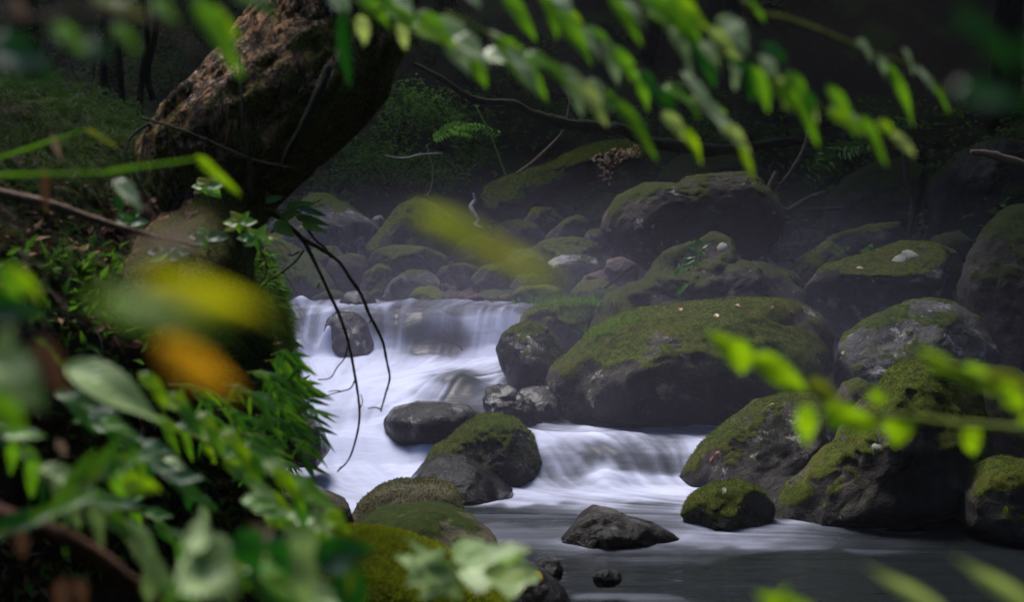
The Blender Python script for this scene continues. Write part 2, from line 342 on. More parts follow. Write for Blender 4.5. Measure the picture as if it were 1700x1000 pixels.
def mossify(me, V, c, mat, wet=False):
    n = len(V); N = np.zeros(n*3, np.float32); me.vertices.foreach_get('normal', N); N = N.reshape(-1, 3).astype(float); p = V+c
    h = N[:, 2]+.9*fbm(p*1.9, 71, 3)+.45*fbm(p*8, 73, 4); thr = 1.0-1.25*MOSS[mat]; m = ss(thr-.16, thr+.16, h)
    wl = np.zeros(n)
    if wet:
        d = p[:, 2]-wlevel(p[:, 0], p[:, 1])+.05*fbm(p*4, 79, 3); wl = 1-ss(.02, .11, d); m = m*(1-ss(.4, .9, wl))
    cush = .5+.5*fbm(p*11, 75, 3); V = V+N*(m*(.004+.022*np.clip(cush, 0, 1)**1.5))[:, None]
    me.vertices.foreach_set('co', V.astype(np.float32).ravel()); me.update()
    for nm, val in (('moss', m), ('wetline', wl)): me.attributes.new(nm, 'FLOAT', 'POINT').data.foreach_set('value', val.astype(np.float32))
    return V
def rock(key, label, outline, D, depth, mat='grey', name='boulder', lv=5, amp=.09, e=.8, tilt=.0, facet=.0, cat='boulder', freq=2.2, group=None, sm=1, cut=1., under=.15):
    seed = sum(ord(ch)*(i+3) for i, ch in enumerate(key)) % 997
    V, F, c = inflate(outline, D, depth, lv, amp, seed, e, tilt, freq, facet, sm, cut, under)
    me = mesh(name, V, F, MR[mat]); V = mossify(me, V, c, mat, wet=group == GRP_S)
    o = link(name, me, None, c); tag(o, label, cat, group)
    ROCK[key] = (o, V+c, F); return o
_bvh = {}
def on_rock(key, px, py):
    if key not in _bvh: _bvh[key] = BVHTree.FromPolygons([tuple(v) for v in ROCK[key][1]], ROCK[key][2].tolist())
    d = Vector(P(px, py, 1)-np.array([0, 0, CAMZ])).normalized(); h = _bvh[key].ray_cast(Vector((0, 0, CAMZ)), d)
    return h[0], h[1]
GRP_S = 'boulders in and beside the stream'; GRP_F = 'boulders on the far bank'; GRP_R = 'boulders on the dark right bank'
def rk(*a, **k): return rock(*a, **k)
# --- stream
rk('main', 'largest boulder at centre right with rounded mossy top and bare dark front', [(908,640),(915,612),(950,590),(985,548),(1050,520),(1150,510),(1290,498),(1345,505),(1378,525),(1391,560),(1388,600),(1360,640),(1280,690),(1190,740),(1100,770),(980,765),(935,725),(918,690)], 9.55, .72, 'big', lv=6, amp=.075, tilt=.25, facet=.03, cut=.45, under=0.75, group=GRP_S, e=.72)
rk('perch', 'tall blocky brown boulder balanced on the layered outcrop, mossy top edge', [(1000,380),(1005,355),(1030,325),(1075,305),(1130,307),(1145,294),(1180,290),(1240,286),(1262,302),(1285,330),(1295,355),(1290,400),(1270,428),(1220,445),(1130,455),(1080,452),(1040,422),(1010,402)],  11.8, .6, 'perch', lv=6, amp=.03, tilt=-.03, e=.5, cut=.2, under=.25, group=GRP_S)
rk('outcrop', 'layered outcrop with wrinkled sloping beds just under the perched boulder', [(955,570),(975,520),(1010,490),(1060,470),(1100,430),(1150,405),(1195,395),(1220,410),(1240,432),(1285,448),(1330,480),(1345,520),(1330,560),(1150,600),(1000,600)], 10.9, .6, 'perch', lv=6, amp=.14, tilt=.5, facet=.22, freq=3.2, group=GRP_S, name='rock_outcrop')
rk('pale_stripe', 'sloping boulder with a pale bare streak on its left flank and moss on its crown', [(1113,820),(1125,790),(1170,745),(1220,710),(1270,675),(1310,663),(1370,665),(1420,690),(1430,760),(1380,815),(1280,850),(1125,845)], 8.3, .5, 'big', lv=6, amp=.06, tilt=.35, under=0.4, group=GRP_S)
rk('fore_right', 'big dark boulder at the right with a moss ridge running down to the pool', [(1275,878),(1300,840),(1340,790),(1400,740),(1450,670),(1500,620),(1545,605),(1600,605),(1640,635),(1645,700),(1650,780),(1640,850),(1600,925),(1450,935),(1320,915)], 7.4, .5, 'green', lv=6, amp=.09, tilt=.2, facet=.16, under=0.4, group=GRP_S)
rk('right_edge', 'round dark moss-covered boulder cut by the right edge just above the pool', [(1598,880),(1600,820),(1630,790),(1660,770),(1720,765),(1800,800),(1800,930),(1620,940)], 7.0, .4, 'green', group=GRP_S)
rk('moss_wet', 'small low rock with a moss cap and wet black front near the right pool edge', [(1130,860),(1150,830),(1190,812),(1230,808),(1265,820),(1290,842),(1285,890),(1140,890)], 7.3, .25, 'wetmoss', amp=.12, group=GRP_S, facet=.1)
rk('grey_flat', 'flat wet grey stone wedged behind the small moss-capped rock', [(1255,835),(1300,802),(1345,790),(1370,830),(1290,870)], 7.65, .25, 'wet', amp=.1, cut=0.5, group=GRP_S, lv=4)
rk('moss_cap', 'egg-shaped rock with a green moss cap and wet glossy left face beside the upper fall', [(823,580),(830,560),(850,545),(880,538),(910,548),(930,572),(938,605),(925,650),(880,670),(845,640),(830,608)], 10.0, .3, 'wetmoss', amp=.06, tilt=.2, cut=0.5, group=GRP_S)
rk('grassy', 'dark mossy rock crowned with a tuft of pale grass above the egg-shaped rock', [(860,540),(875,520),(905,505),(950,497),(990,503),(1000,540),(985,600),(900,605)], 10.9, .35, 'green', group=GRP_S, tilt=.3)
rk('shiny', 'small glossy black rock with wrinkled wet facets below the egg-shaped rock', [(803,672),(808,650),(825,640),(845,642),(870,660),(895,680),(902,712),(860,735),(815,705)], 9.3, .2, 'wet', amp=.16, facet=.3, freq=3.5, cut=0.7, group=GRP_S, tilt=.5)
rk('wet_gap', 'low dark wet rock tucked in the shade left of the largest boulder', [(848,665),(865,647),(910,640),(935,670),(930,725),(870,720)], 9.5, .25, 'wet', amp=.1, cut=0.6, group=GRP_S, lv=4)
rk('dome', 'smooth flat-domed dark wet rock parting the white water in midstream', [(635,700),(650,679),(690,667),(740,667),(780,677),(803,697),(805,730),(720,745),(645,735)], 8.9, .3, 'wet', amp=.04, cut=0.15, group=GRP_S)
rk('centre', 'pointed dark rock with a bright moss top standing at the centre of the rapids', [(695,780),(720,745),(760,718),(795,698),(825,695),(860,708),(885,730),(905,765),(910,792),(905,830),(800,845),(705,820)], 8.5, .4, 'wetmoss', lv=6, amp=.05, cut=0.5, group=GRP_S, tilt=.25)
rk('low_wet', 'low shiny wet rock with a bright gleam leaning against the pointed moss-topped rock', [(668,812),(700,775),(730,762),(770,765),(810,785),(852,815),(850,840),(760,858),(680,840)], 8.0, .3, 'wet', amp=.06, cut=0.35, group=GRP_S, tilt=.6)
rk('olive_round', 'rounded olive rock with a thin moss rim, behind the smooth flat olive rock', [(568,885),(590,840),(620,815),(660,803),(720,805),(755,815),(770,845),(774,895),(740,940),(600,940)], 6.8, .3, 'olive', amp=.06, cut=0.5, group=GRP_S, e=.65)
rk('olive_flat', 'smooth broad olive rock in front of the moss-rimmed one at the lower left shore', [(570,892),(620,862),(680,850),(740,853),(790,870),(825,895),(835,935),(750,990),(600,970)], 6.3, .35, 'olive', amp=.04, cut=0.2, group=GRP_S, tilt=.3)
rk('banded', 'brown banded rock like wrinkled bark at the foot of the leafy bank', [(400,850),(440,825),(480,815),(540,825),(580,840),(593,867),(570,905),(450,920),(400,900)], 6.6, .3, 'bed', amp=.06, group=GRP_S, e=.65)
rk('behind_banded', 'dark wet rock tip showing behind the brown banded rock', [(440,815),(480,797),(520,810),(562,833),(520,865),(450,860)], 7.3, .2, 'wetmoss', group=GRP_S, lv=4)
rk('yellow', 'rock thickly covered in yellow-green moss in the foreground at the bottom', [(490,945),(540,902),(600,893),(660,905),(740,945),(800,970),(838,1005),(850,1110),(490,1110)], 4.6, .35, 'yellow', lv=6, amp=.08, cut=0.3, group=GRP_S)
rk('leafy_dark', 'dark flat rock strewn with dead leaves beside the yellow moss at the bottom', [(740,1010),(765,965),(800,945),(850,940),(900,955),(938,988),(965,1040),(900,1090),(760,1090)], 5.0, .3, 'pool', amp=.06, group=GRP_S, tilt=.3)
rk('pool_rock', 'angular dark rock standing alone in the lower pool', [(928,905),(955,870),(985,848),(1010,850),(1050,862),(1100,880),(1148,908),(1130,940),(945,940)], 6.9, .28, 'pool', amp=.12, facet=.16, group=GRP_S)
rk('pool_small', 'small round dark stone at the pool edge beside the leaf-strewn rock', [(888,952),(892,935),(908,927),(925,930),(937,945),(932,965),(900,968)], 5.9, .09, 'pool', lv=4, group=GRP_S, cat='stone')
rk('pool_tiny', 'tiny stone with a glint barely breaking the surface of the lower pool', [(983,962),(992,950),(1010,945),(1027,950),(1034,962),(1020,975),(990,975)], 5.8, .08, 'wet', lv=4, amp=.12, group=GRP_S, cat='stone')
rk('nub', 'small dark stone peeping over the moss-rimmed olive rock', [(633,818),(650,800),(672,800),(692,814),(680,835),(645,835)], 7.25, .12, 'wet', lv=4, group=GRP_S, cat='stone')
rk('fall_rock', 'blocky black rock splitting the upper waterfall behind the drooping twig', [(534,600),(534,558),(540,532),(558,515),(590,517),(610,535),(623,570),(624,605),(600,630),(530,630)], 11.75, .28, 'wet', amp=.08, e=.62, cut=0.7, group=GRP_S)
rk('bank_rock', 'dark wet rock half hidden by bamboo leaves at the edge of the leafy bank', [(470,750),(490,695),(515,688),(535,715),(545,750),(530,775),(475,775)], 8.2, .25, 'wet', lv=4, group=GRP_S)
rk('ledge', 'flat wet rock awash at the top of the small right cascade', [(945,752),(985,732),(1040,728),(1090,740),(1112,756),(1080,790),(965,785)], 8.78, .25, 'wet', amp=.05, cut=0.4, group=GRP_S)
# --- right bank
rk('slab', 'long tilted slab with two round pale lichen patches on its mossy top', [(1335,475),(1370,445),(1450,425),(1510,405),(1560,405),(1600,420),(1618,460),(1600,505),(1500,560),(1420,580),(1350,545),(1335,505)], 10.8, .5, 'big', lv=6, amp=.07, tilt=.4, under=0.8, group=GRP_R)
rk('greyslope', 'sloping bare grey boulder striped with moss below the lichen slab', [(1380,620),(1395,575),(1450,535),(1520,505),(1560,498),(1600,505),(1635,530),(1655,590),(1600,660),(1500,710),(1395,700)], 9.6, .5, 'grey', lv=6, amp=.06, tilt=.45, under=0.45, group=GRP_R)
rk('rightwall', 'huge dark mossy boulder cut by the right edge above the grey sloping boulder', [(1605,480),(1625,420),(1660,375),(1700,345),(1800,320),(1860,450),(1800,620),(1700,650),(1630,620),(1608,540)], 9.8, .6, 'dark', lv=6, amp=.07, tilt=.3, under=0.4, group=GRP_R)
rk('g1', 'small brown rounded stone left of the lichen slab', [(1306,460),(1325,430),(1350,418),(1368,432),(1374,465),(1330,485)], 11.5, .2, 'brown', lv=4, group=GRP_R)
rk('g2', 'small arched mossy stone behind the brown one left of the lichen slab', [(1348,440),(1360,410),(1380,402),(1400,415),(1410,445),(1370,460)], 12.1, .2, 'green', lv=4, group=GRP_R)
rk('g3', 'long low mossy boulder behind the lichen slab', [(1340,425),(1390,390),(1450,375),(1490,370),(1508,398),(1495,430),(1400,440)], 13, .4, 'green', group=GRP_R)
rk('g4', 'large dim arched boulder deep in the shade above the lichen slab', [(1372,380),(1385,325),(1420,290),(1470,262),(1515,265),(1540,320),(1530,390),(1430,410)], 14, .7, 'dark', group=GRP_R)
rk('g5', 'mossy shoulder of rock at the right foot of the layered outcrop', [(1245,460),(1275,440),(1310,450),(1342,478),(1340,505),(1260,505)], 11.2, .25, 'green', lv=4, group=GRP_R)
rk('g6', 'low green mossy stone below the grey sloping boulder', [(1453,660),(1490,622),(1530,612),(1565,622),(1560,680),(1470,690)], 8.6, .25, 'green', lv=4, group=GRP_R)
rk('g7', 'low brown stone in the shade between the largest boulder and the grey sloping one', [(1385,675),(1400,640),(1430,633),(1455,645),(1460,690),(1400,700)], 8.9, .2, 'brown', lv=4, group=GRP_R)
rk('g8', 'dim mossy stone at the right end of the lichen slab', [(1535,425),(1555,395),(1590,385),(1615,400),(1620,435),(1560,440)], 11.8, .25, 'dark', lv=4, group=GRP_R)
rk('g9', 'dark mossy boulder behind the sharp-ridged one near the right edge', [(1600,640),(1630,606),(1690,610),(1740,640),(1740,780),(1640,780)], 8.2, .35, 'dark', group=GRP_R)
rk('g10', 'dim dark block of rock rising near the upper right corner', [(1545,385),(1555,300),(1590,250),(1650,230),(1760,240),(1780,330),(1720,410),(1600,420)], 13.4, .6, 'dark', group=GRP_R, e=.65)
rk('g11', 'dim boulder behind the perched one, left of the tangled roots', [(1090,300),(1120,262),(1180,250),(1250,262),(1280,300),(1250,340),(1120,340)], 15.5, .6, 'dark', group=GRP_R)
# --- far bank
rk('f1', 'large smooth brown boulder at the far waterline right of the leaning trunk', [(380,495),(392,430),(420,402),(470,400),(520,430),(560,472),(570,515),(480,535),(385,525)], 13.4, .6, 'brown', cut=0.4, group=GRP_F, amp=.06)
rk('f2', 'broad pale boulder draped in yellow moss just right of the leaning trunk', [(415,410),(450,365),(490,345),(510,325),(540,324),(575,340),(610,365),(645,390),(630,425),(540,445),(440,440)], 14.6, .6, 'grey', group=GRP_F, amp=.1, tilt=.5)
rk('f3', 'humped boulder with a thick moss cap behind the yellow grass blade', [(608,410),(640,370),(665,340),(690,329),(720,340),(760,368),(785,400),(760,425),(690,440),(615,432)], 14.4, .6, 'green', group=GRP_F, tilt=.4)
rk('f4', 'squarish grey-brown boulder in the middle of the far bank', [(538,470),(548,432),(580,422),(608,425),(614,458),(605,495),(548,498)], 13.5, .3, 'brown', group=GRP_F, e=.6, lv=4)
rk('f5', 'rounded boulder with a moss skullcap right of the squarish one', [(598,485),(606,455),(630,440),(648,446),(654,478),(645,508),(602,508)], 13.3, .25, 'green', group=GRP_F, lv=4)
rk('f6', 'pale-edged slanting slab near the waterline left of the reddish pebbles', [(630,495),(650,467),(680,450),(705,450),(732,468),(735,498),(700,515),(638,512)], 13.1, .3, 'grey', group=GRP_F, tilt=.5, lv=4)
rk('f7', 'long low mossy boulder above the slanting slab', [(605,445),(620,415),(660,409),(710,412),(743,428),(745,458),(690,470),(615,462)], 13.9, .35, 'green', group=GRP_F)
rk('f8', 'oval mossy boulder sprinkled with brown litter above the pebbles', [(713,465),(733,444),(770,438),(797,448),(803,478),(740,488)], 13.5, .25, 'green', group=GRP_F, lv=4)
rk('f9', 'bright green mossy boulder just right of the litter-sprinkled oval one', [(780,468),(800,442),(825,438),(844,455),(848,480),(805,492)], 13.3, .22, 'vgreen', group=GRP_F, lv=4)
rk('f11', 'pale speckled bare boulder left of the perched boulder', [(908,436),(925,424),(955,420),(990,430),(997,447),(968,468),(935,466),(918,450)], 13.3, .3, 'pale', group=GRP_F, e=.6, amp=.1, facet=.1)
rk('f12', 'long moss-brown boulder behind the pale speckled one', [(872,425),(900,402),(950,394),(990,405),(1000,432),(940,446),(880,445)], 13.6, .4, 'green', group=GRP_F)
rk('f13', 'flat mossy stone above the grass-crowned rock', [(848,493),(865,478),(905,475),(936,483),(935,508),(870,514)], 12.7, .25, 'vgreen', group=GRP_F, lv=4)
rk('f14', 'low mossy mound right of the flat mossy stone, near a dark stick', [(943,493),(965,470),(1000,465),(1027,478),(1032,503),(960,510)], 12.6, .25, 'green', group=GRP_F, lv=4)
rk('f15', 'moss mound at the waterline left of the reddish pebbles', [(670,510),(690,482),(715,477),(737,486),(745,518),(690,524)], 12.9, .25, 'vgreen', group=GRP_F, lv=4)
rk('f16', 'small bright moss dome at the waterline below the reddish pebbles', [(750,520),(758,506),(772,500),(788,508),(796,524),(770,534)], 12.75, .15, 'vgreen', group=GRP_F, lv=4)
rk('f17', 'low dark-fronted moss mound at the lip of the upper fall', [(786,522),(800,507),(825,502),(850,510),(860,526),(820,536)], 12.7, .2, 'green', group=GRP_F, lv=4)
rk('f18', 'smooth grey boulder below the mossy log', [(815,398),(830,371),(860,365),(890,375),(913,400),(880,412),(828,410)], 14.5, .35, 'brown', group=GRP_F, lv=4)
rk('f19', 'boulder with a bright moss crown below the mossy log', [(862,375),(885,346),(915,346),(937,367),(930,392),(872,392)], 15, .35, 'vgreen', group=GRP_F, lv=4)
rk('f20', 'boulder with a slanting moss edge left of the perched boulder', [(902,400),(930,370),(960,356),(978,370),(978,408),(908,410)], 14.4, .3, 'green', group=GRP_F, lv=4)
rk('f21', 'dim rounded boulder under the dark side of the mossy log', [(868,355),(885,325),(920,330),(948,350),(948,380),(876,380)], 16, .4, 'brown', group=GRP_F, lv=4)
rk('f22', 'dim boulder half mossed over, upper left of the perched boulder', [(952,370),(975,335),(1005,320),(1035,325),(1040,372),(962,382)], 15.6, .4, 'green', group=GRP_F, lv=4)
rk('f23', 'small plain grey boulder touching the left side of the perched boulder', [(960,408),(975,385),(1000,380),(1018,395),(1022,418),(970,420)], 13.8, .25, 'grey', group=GRP_F, lv=4)
rk('f24', 'brown angular stone under the left end of the perched boulder', [(1000,455),(1010,432),(1035,425),(1058,438),(1062,465),(1010,472)], 13, .2, 'pebble', group=GRP_F, lv=4, facet=.15)
rk('f25', 'flat reddish slab leaning below the pale speckled boulder', [(960,478),(970,458),(1000,448),(1012,460),(1005,482),(970,488)], 13, .2, 'pebble', group=GRP_F, lv=4, facet=.15)
rk('f26', 'low rock with a pale bare top at the waterline under the leaning trunk', [(378,505),(390,476),(430,468),(455,480),(472,508),(400,520)], 12.8, .3, 'grey', group=GRP_F, lv=4)
rk('f27', 'dark splashed rock at the lip of the upper fall behind the twig', [(560,505),(575,485),(600,480),(622,492),(632,510),(590,516)], 12.5, .2, 'wet', group=GRP_F, lv=4, amp=.15)
rk('f28', 'flat brown wet slab just above the waterline at the upper lip', [(608,516),(625,506),(655,505),(672,513),(660,524),(620,524)], 12.45, .2, 'pool', group=GRP_F, lv=4)
rk('f29', 'small pale bare stone between the two mossy boulders right of the leaning trunk', [(615,372),(620,360),(632,357),(640,366),(636,378),(620,380)], 14.9, .15, 'pale', group=GRP_F, lv=3)
rk('f30', 'brown rounded boulder in the shadow behind the squarish one', [(500,440),(520,415),(555,410),(575,428),(570,450),(510,455)], 13.8, .3, 'brown', group=GRP_F, lv=4)
rk('f31', 'mossy wedge of rock below the white driftwood', [(745,425),(765,400),(800,392),(830,402),(845,430),(800,442),(755,440)], 13.9, .3, 'green', group=GRP_F, lv=4)
rk('f32', 'stone under the middle of the yellow grass blade', [(835,440),(850,418),(880,415),(905,430),(905,455),(850,460)], 13.3, .25, 'brown', group=GRP_F, lv=4)
rk('f33', 'grey stone resting in the gravel right of the bright green mossy boulder', [(845,478),(855,460),(885,456),(905,466),(908,486),(855,490)], 13.1, .22, 'brown', group=GRP_F, lv=4)
# little stones that nothing tells apart
V0, F0 = ico(3); fm = []
for k in range(5):
    d = fbm(V0*1.6+k*7, 40+k, 4); fm.append((V0*(1+.28*d)[:, None])*np.array([1, .9, .68]))
def stone_mesh(m, k):
    me = mesh('stone', fm[k], F0, MR[m]); mossify(me, fm[k]*.15, np.array([k*3., 1, 2]), m); me.vertices.foreach_set('co', fm[k].astype(np.float32).ravel()); return me
fmesh = {(m, k): stone_mesh(m, k) for m in ('dark', 'pebble', 'brown', 'green', 'vgreen', 'grey') for k in range(5)}
def stone(x, y, z, s, m, label, group, name='stone'):
    o = link(name, fmesh[(m, random.randrange(5))], None, (x, y, z)); o.scale = (s*random.uniform(.8, 1.25), s, s*random.uniform(.75, 1.1)); o.rotation_euler = (random.uniform(-.3, .3), random.uniform(-.3, .3), random.uniform(0, 6.3)); tag(o, label, 'stone', group); return o
for i in range(64):
    px = random.uniform(705, 875); py = random.uniform(474, 524) if i % 4 else random.uniform(505, 524); D = 13.5-(py-470)/55*.75
    p = P(px, py, D); stone(p[0], p[1], max(p[2], .8), random.uniform(.035, .085), 'pebble' if random.random() < .75 else 'grey', 'small bare reddish pebble in the gravel at the far lip of the upper fall', 'pebbles at the far waterline', 'pebble')
for i in range(120):
    px = random.uniform(400, 1010); py = random.uniform(385, 505); h = ground_hit(px, py)
    if h is None or h.y > 17.5 or h.y < 11.7: continue
    stone(h.x, h.y, h.z+.02, random.uniform(.06, .17), random.choice(['brown', 'green', 'green', 'vgreen', 'brown', 'grey']), 'small stone filling a gap between the far bank boulders', 'small stones between the far bank boulders')
for i in range(34):
    px = random.uniform(1230, 1700); py = random.uniform(395, 560); h = ground_hit(px, py)
    if h is None or h.y > 16 or h.y < 9: continue
    stone(h.x, h.y, h.z+.02, random.uniform(.1, .26), random.choice(['dark', 'dark', 'brown']), 'small dark stone filling a gap between the right bank boulders', 'small stones between the right bank boulders')
for i in range(9):
    p = P(random.uniform(1262, 1325), random.uniform(424, 436), 11.75); stone(p[0], p[1], p[2], random.uniform(.02, .045), 'grey', 'tiny pale stone in the heap behind the outcrop', 'pale stones behind the outcrop', 'pebble')

# ------------------------------------------------------------------ water of the stream
def flow_field(X, Y):
    G = [(-1.0,12.4,-.1,-1),(0,12.4,-.3,-1),(-1.8,12,.05,-1),(-.7,11.9,-.05,-1),(-.1,11.9,-.25,-1),(-1.6,11.6,.1,-1),(-.8,11.6,-.05,-1),(-.15,11.6,-.35,-1),(-1.4,11,.1,-1),(-.6,11,-.15,-1),(-.2,10.8,-.3,-.8),
         (-1.6,10.1,.3,-.6),(-.8,10.1,-.35,-.6),(-.2,10.0,-.8,-.5),(-1.4,9.5,.15,-1),(-.8,9.4,-.3,-1),(-.3,9.3,-.15,-1),(-1.3,8.9,.1,-1),(-.95,8.6,.15,-1),(-1.2,8.2,.5,-.8),(-.8,8.0,.9,-.35),
         (-.2,7.8,1,-.06),(.4,7.9,1,-.08),(1,7.8,1,-.04),(-.2,7.2,1,-.02),(.6,7.2,1,-.05),(1.6,7.1,1,-.06),(2.5,6.8,1,-.1),(0,6.2,1,-.04),(1.2,6,1,0),(0,5,1,0),
         (.1,9.0,.9,-.4),(.5,8.85,1,-.15),(.4,8.5,.15,-1),(.9,8.5,.1,-1),(.3,8.2,.35,-.8),(.8,8.2,.5,-.6),(1.1,8.8,.8,-.5)]
    u = np.zeros_like(X); v = np.zeros_like(X); wt = np.zeros_like(X)
    for gx, gy, a, b in G:
        k = np.exp(-((X-gx)**2+(Y-gy)**2)/(2*.33**2))+1e-7; n = math.hypot(a, b); u += k*a/n; v += k*b/n; wt += k
    u /= wt; v /= wt
    for key, cx_, cy_, r_ in OBST:
        dx, dy = X-cx_, Y-cy_; d = np.sqrt(dx*dx+dy*dy)+1e-6; nx, ny = dx/d, dy/d
        vn = u*nx+v*ny; k = np.exp(-np.maximum(0, d-r_)/(r_*.6)); k = np.where(vn < 0, k, k*.3)
        u = u-vn*nx*k; v = v-vn*ny*k
    n = np.sqrt(u*u+v*v)+1e-6; return u/n, v/n
def obst(key, s=.95):
    V = ROCK[key][1]; m = np.abs(V[:, 2]-wlevel(V[:, 0], V[:, 1])) < .07
    if m.sum() < 5: return None
    Q = V[m][:, :2]; c = Q.mean(0); return (key, c[0], c[1], s*np.linalg.norm(Q-c, axis=1).mean())
OBST = [q for q in (obst(k) for k in ('dome', 'centre', 'low_wet', 'fall_rock', 'moss_cap', 'shiny', 'pool_rock', 'moss_wet', 'pale_stripe', 'ledge', 'olive_round', 'fore_right')) if q]
wx = np.arange(-2.9, 3.9, .0135); wy = np.concatenate([np.arange(4.3, 7.0, .03), np.arange(7.0, 9.4, .016), np.arange(9.4, 11.4, .022), np.arange(11.4, 12.1, .012), np.arange(12.1, 13.8, .05)])
X, Y, F = grid(wx, wy); ny, nx = X.shape
U, Vv = flow_field(X[::4, ::4], Y[::4, ::4])
def bil(A, x, y):            # sample a coarse field at world x, y
    fx = np.interp(x, wx[::4], np.arange(A.shape[1])); fy = np.interp(y, wy[::4], np.arange(A.shape[0]))
    i = np.minimum(fx.astype(int), A.shape[1]-2); j = np.minimum(fy.astype(int), A.shape[0]-2); a = fx-i; b = fy-j
    return (A[j, i]*(1-a)+A[j, i+1]*a)*(1-b)+(A[j+1, i]*(1-a)+A[j+1, i+1]*a)*b
def lic(scale, steps, ds, seed):
    acc = np.zeros(X.size); wsum = 0
    for sgn in (1, -1):
        x, y = X.ravel().copy(), Y.ravel().copy()
        for k in range(steps):
            wk = math.cos(k/steps*math.pi/2)**2
            acc += wk*vnoise(np.stack([x*scale, y*scale, np.full(x.size, seed*3.3)], 1), seed); wsum += wk
            x += sgn*ds*bil(U, x, y); y += sgn*ds*bil(Vv, x, y)
    a = acc/wsum; return (a/(a.std()+1e-9)).reshape(X.shape)
S1 = lic(26, 15, .035, 1); S2 = lic(9, 12, .06, 2); S3 = lic(60, 9, .02, 3)
base = wlevel(X, Y)
base += fbm(np.stack([X.ravel()*1.4, Y.ravel()*1.4, X.ravel()*0], 1), 21, 3).reshape(X.shape)*.025*ss(7.6, 9, Y)
def hump(px, py, D, rx, ry, h):
    global base
    c = P(px, py, D); base = base+h*np.exp(-((X-c[0])/rx)**2-((Y-c[1])/ry)**2)
hump(545, 578, 11.62, .055, .09, .20); hump(500, 572, 11.62, .12, .1, .09); hump(500, 502, 12.3, .10, .08, .09); hump(715, 556, 11.74, .26, .13, .14)
hump(820, 540, 11.8, .16, .2, .07); hump(1010, 785, 8.28, .10, .10, .05); hump(760, 645, 9.72, .25, .2, .12); hump(660, 592, 11.4, .3, .15, .03); hump(600, 650, 9.6, .3, .2, .05); hump(1025, 735, 8.7, .25, .12, .03); hump(540, 740, 8.75, .25, .14, .04)
for key, cx_, cy_, r_ in OBST:      # water piles up on the upstream side and drops behind
    if key in ('dome', 'centre', 'fall_rock', 'moss_cap', 'shiny'):
        d = np.sqrt((X-cx_)**2+(Y-cy_)**2); base += .045*np.exp(-((d-r_)/.12)**2)*ss(-.3, .4, (Y-cy_)/r_)
amp = .002+.0045*ss(7.6, 8.4, Y)
Zw = base+amp*S2*.8+amp*.35*S1
pp = proj(np.stack([X.ravel(), Y.ravel(), Zw.ravel()], 1)); QX, QY = pp[:, 0].reshape(X.shape), pp[:, 1].reshape(X.shape)
FO = [  # px, py, rx, ry, foam: where the water runs white and where it is clear (evaluated once, stored on the surface)
 (450,495,60,8,.25),(560,500,50,6,.25),(505,502,30,6,.95),(600,505,40,5,.7),(700,512,60,6,.3),(800,515,60,6,.35),(480,525,30,14,.5),(490,555,25,22,.55),(545,560,16,26,.95),(510,580,18,14,.8),(470,585,25,10,.85),
 (575,560,25,25,.2),(640,540,30,16,.35),(690,530,40,12,.35),(650,575,22,14,.85),(720,572,36,20,.12),(760,545,25,15,.5),(820,535,30,14,.85),(800,570,30,14,.9),(840,560,20,20,.8),
 (500,605,60,14,1),(600,610,60,14,1),(700,600,60,10,.97),(800,600,40,14,.95),(820,630,25,15,.75),(640,640,60,16,1),(540,640,60,20,1),(760,642,40,16,.12),(800,650,20,12,.35),(700,655,20,14,.75),(840,620,18,16,.45),
 (560,690,50,24,.95),(610,680,20,12,.75),(520,750,50,24,.97),(600,730,50,20,1),(680,735,40,12,.97),(560,800,50,18,.9),(620,790,30,16,.93),(660,745,30,12,.97),(860,720,25,15,.55),(900,690,30,20,.30),(760,740,20,10,.9),
 (920,730,20,10,.9),(960,735,25,9,.75),(1020,745,40,9,.22),(1090,740,30,8,.5),(1150,738,25,6,.8),(1180,735,25,8,.4),(930,765,18,16,.7),(960,785,20,10,.55),(1010,765,30,9,.25),(1080,770,30,9,.25),(1140,770,20,14,.4),(1005,790,25,10,.95),(1060,795,25,8,.75),(1120,795,25,8,.75),
 (930,805,30,8,.75),(1000,820,50,8,.85),(1090,815,40,8,.85),(1160,815,30,8,.75),(880,830,50,8,.8),(800,835,50,8,.75),(950,835,50,6,.75),(1060,835,50,7,.7),(1130,840,40,8,.6),
 (800,860,60,8,.15),(900,860,60,10,.2),(1000,848,40,6,.35),(1090,860,40,10,.35),(880,890,40,8,.25),(1190,880,40,8,.5),(1250,893,50,8,.5),(1340,900,50,8,.30),(1450,905,60,10,.16),(1600,910,80,10,.05),
 (1180,915,60,10,.22),(1060,925,60,10,.18),(950,910,30,8,.25),(900,960,60,20,.03),(1100,960,80,20,.02),(1300,960,100,20,.02),(1500,960,100,20,.01),(1100,998,60,6,.3),(1000,890,30,10,.3)]
wq = np.stack([QX.ravel()*.011, QY.ravel()*.03, X.ravel()*0], 1); QX = QX+fbm(wq, 51, 3).reshape(X.shape)*34; QY = QY+fbm(wq, 55, 3).reshape(X.shape)*(12+12*ss(8.2, 7.6, Y))
num = np.zeros_like(X); den = np.full_like(X, 1e-5); num += 1e-5*.1
for fx, fy, rx, ry, f in FO:
    k = np.exp(-.5*((QX-fx)/(rx*.75))**2-.5*((QY-fy)/(ry*.75))**2); num += k*f; den += k
foam = num/den
from mathutils.kdtree import KDTree
wv = []
for key in ROCK:
    Vk = ROCK[key][1]; dz = np.abs(Vk[:, 2]-wlevel(Vk[:, 0], Vk[:, 1])); mk = (dz < .035) & (Vk[:, 1] > 6.6) & (Vk[:, 1] < 12.6); wv.append(Vk[mk][::3])
wv = np.vstack(wv); kd = KDTree(len(wv))
for i, q_ in enumerate(wv): kd.insert((q_[0], q_[1], 0), i)
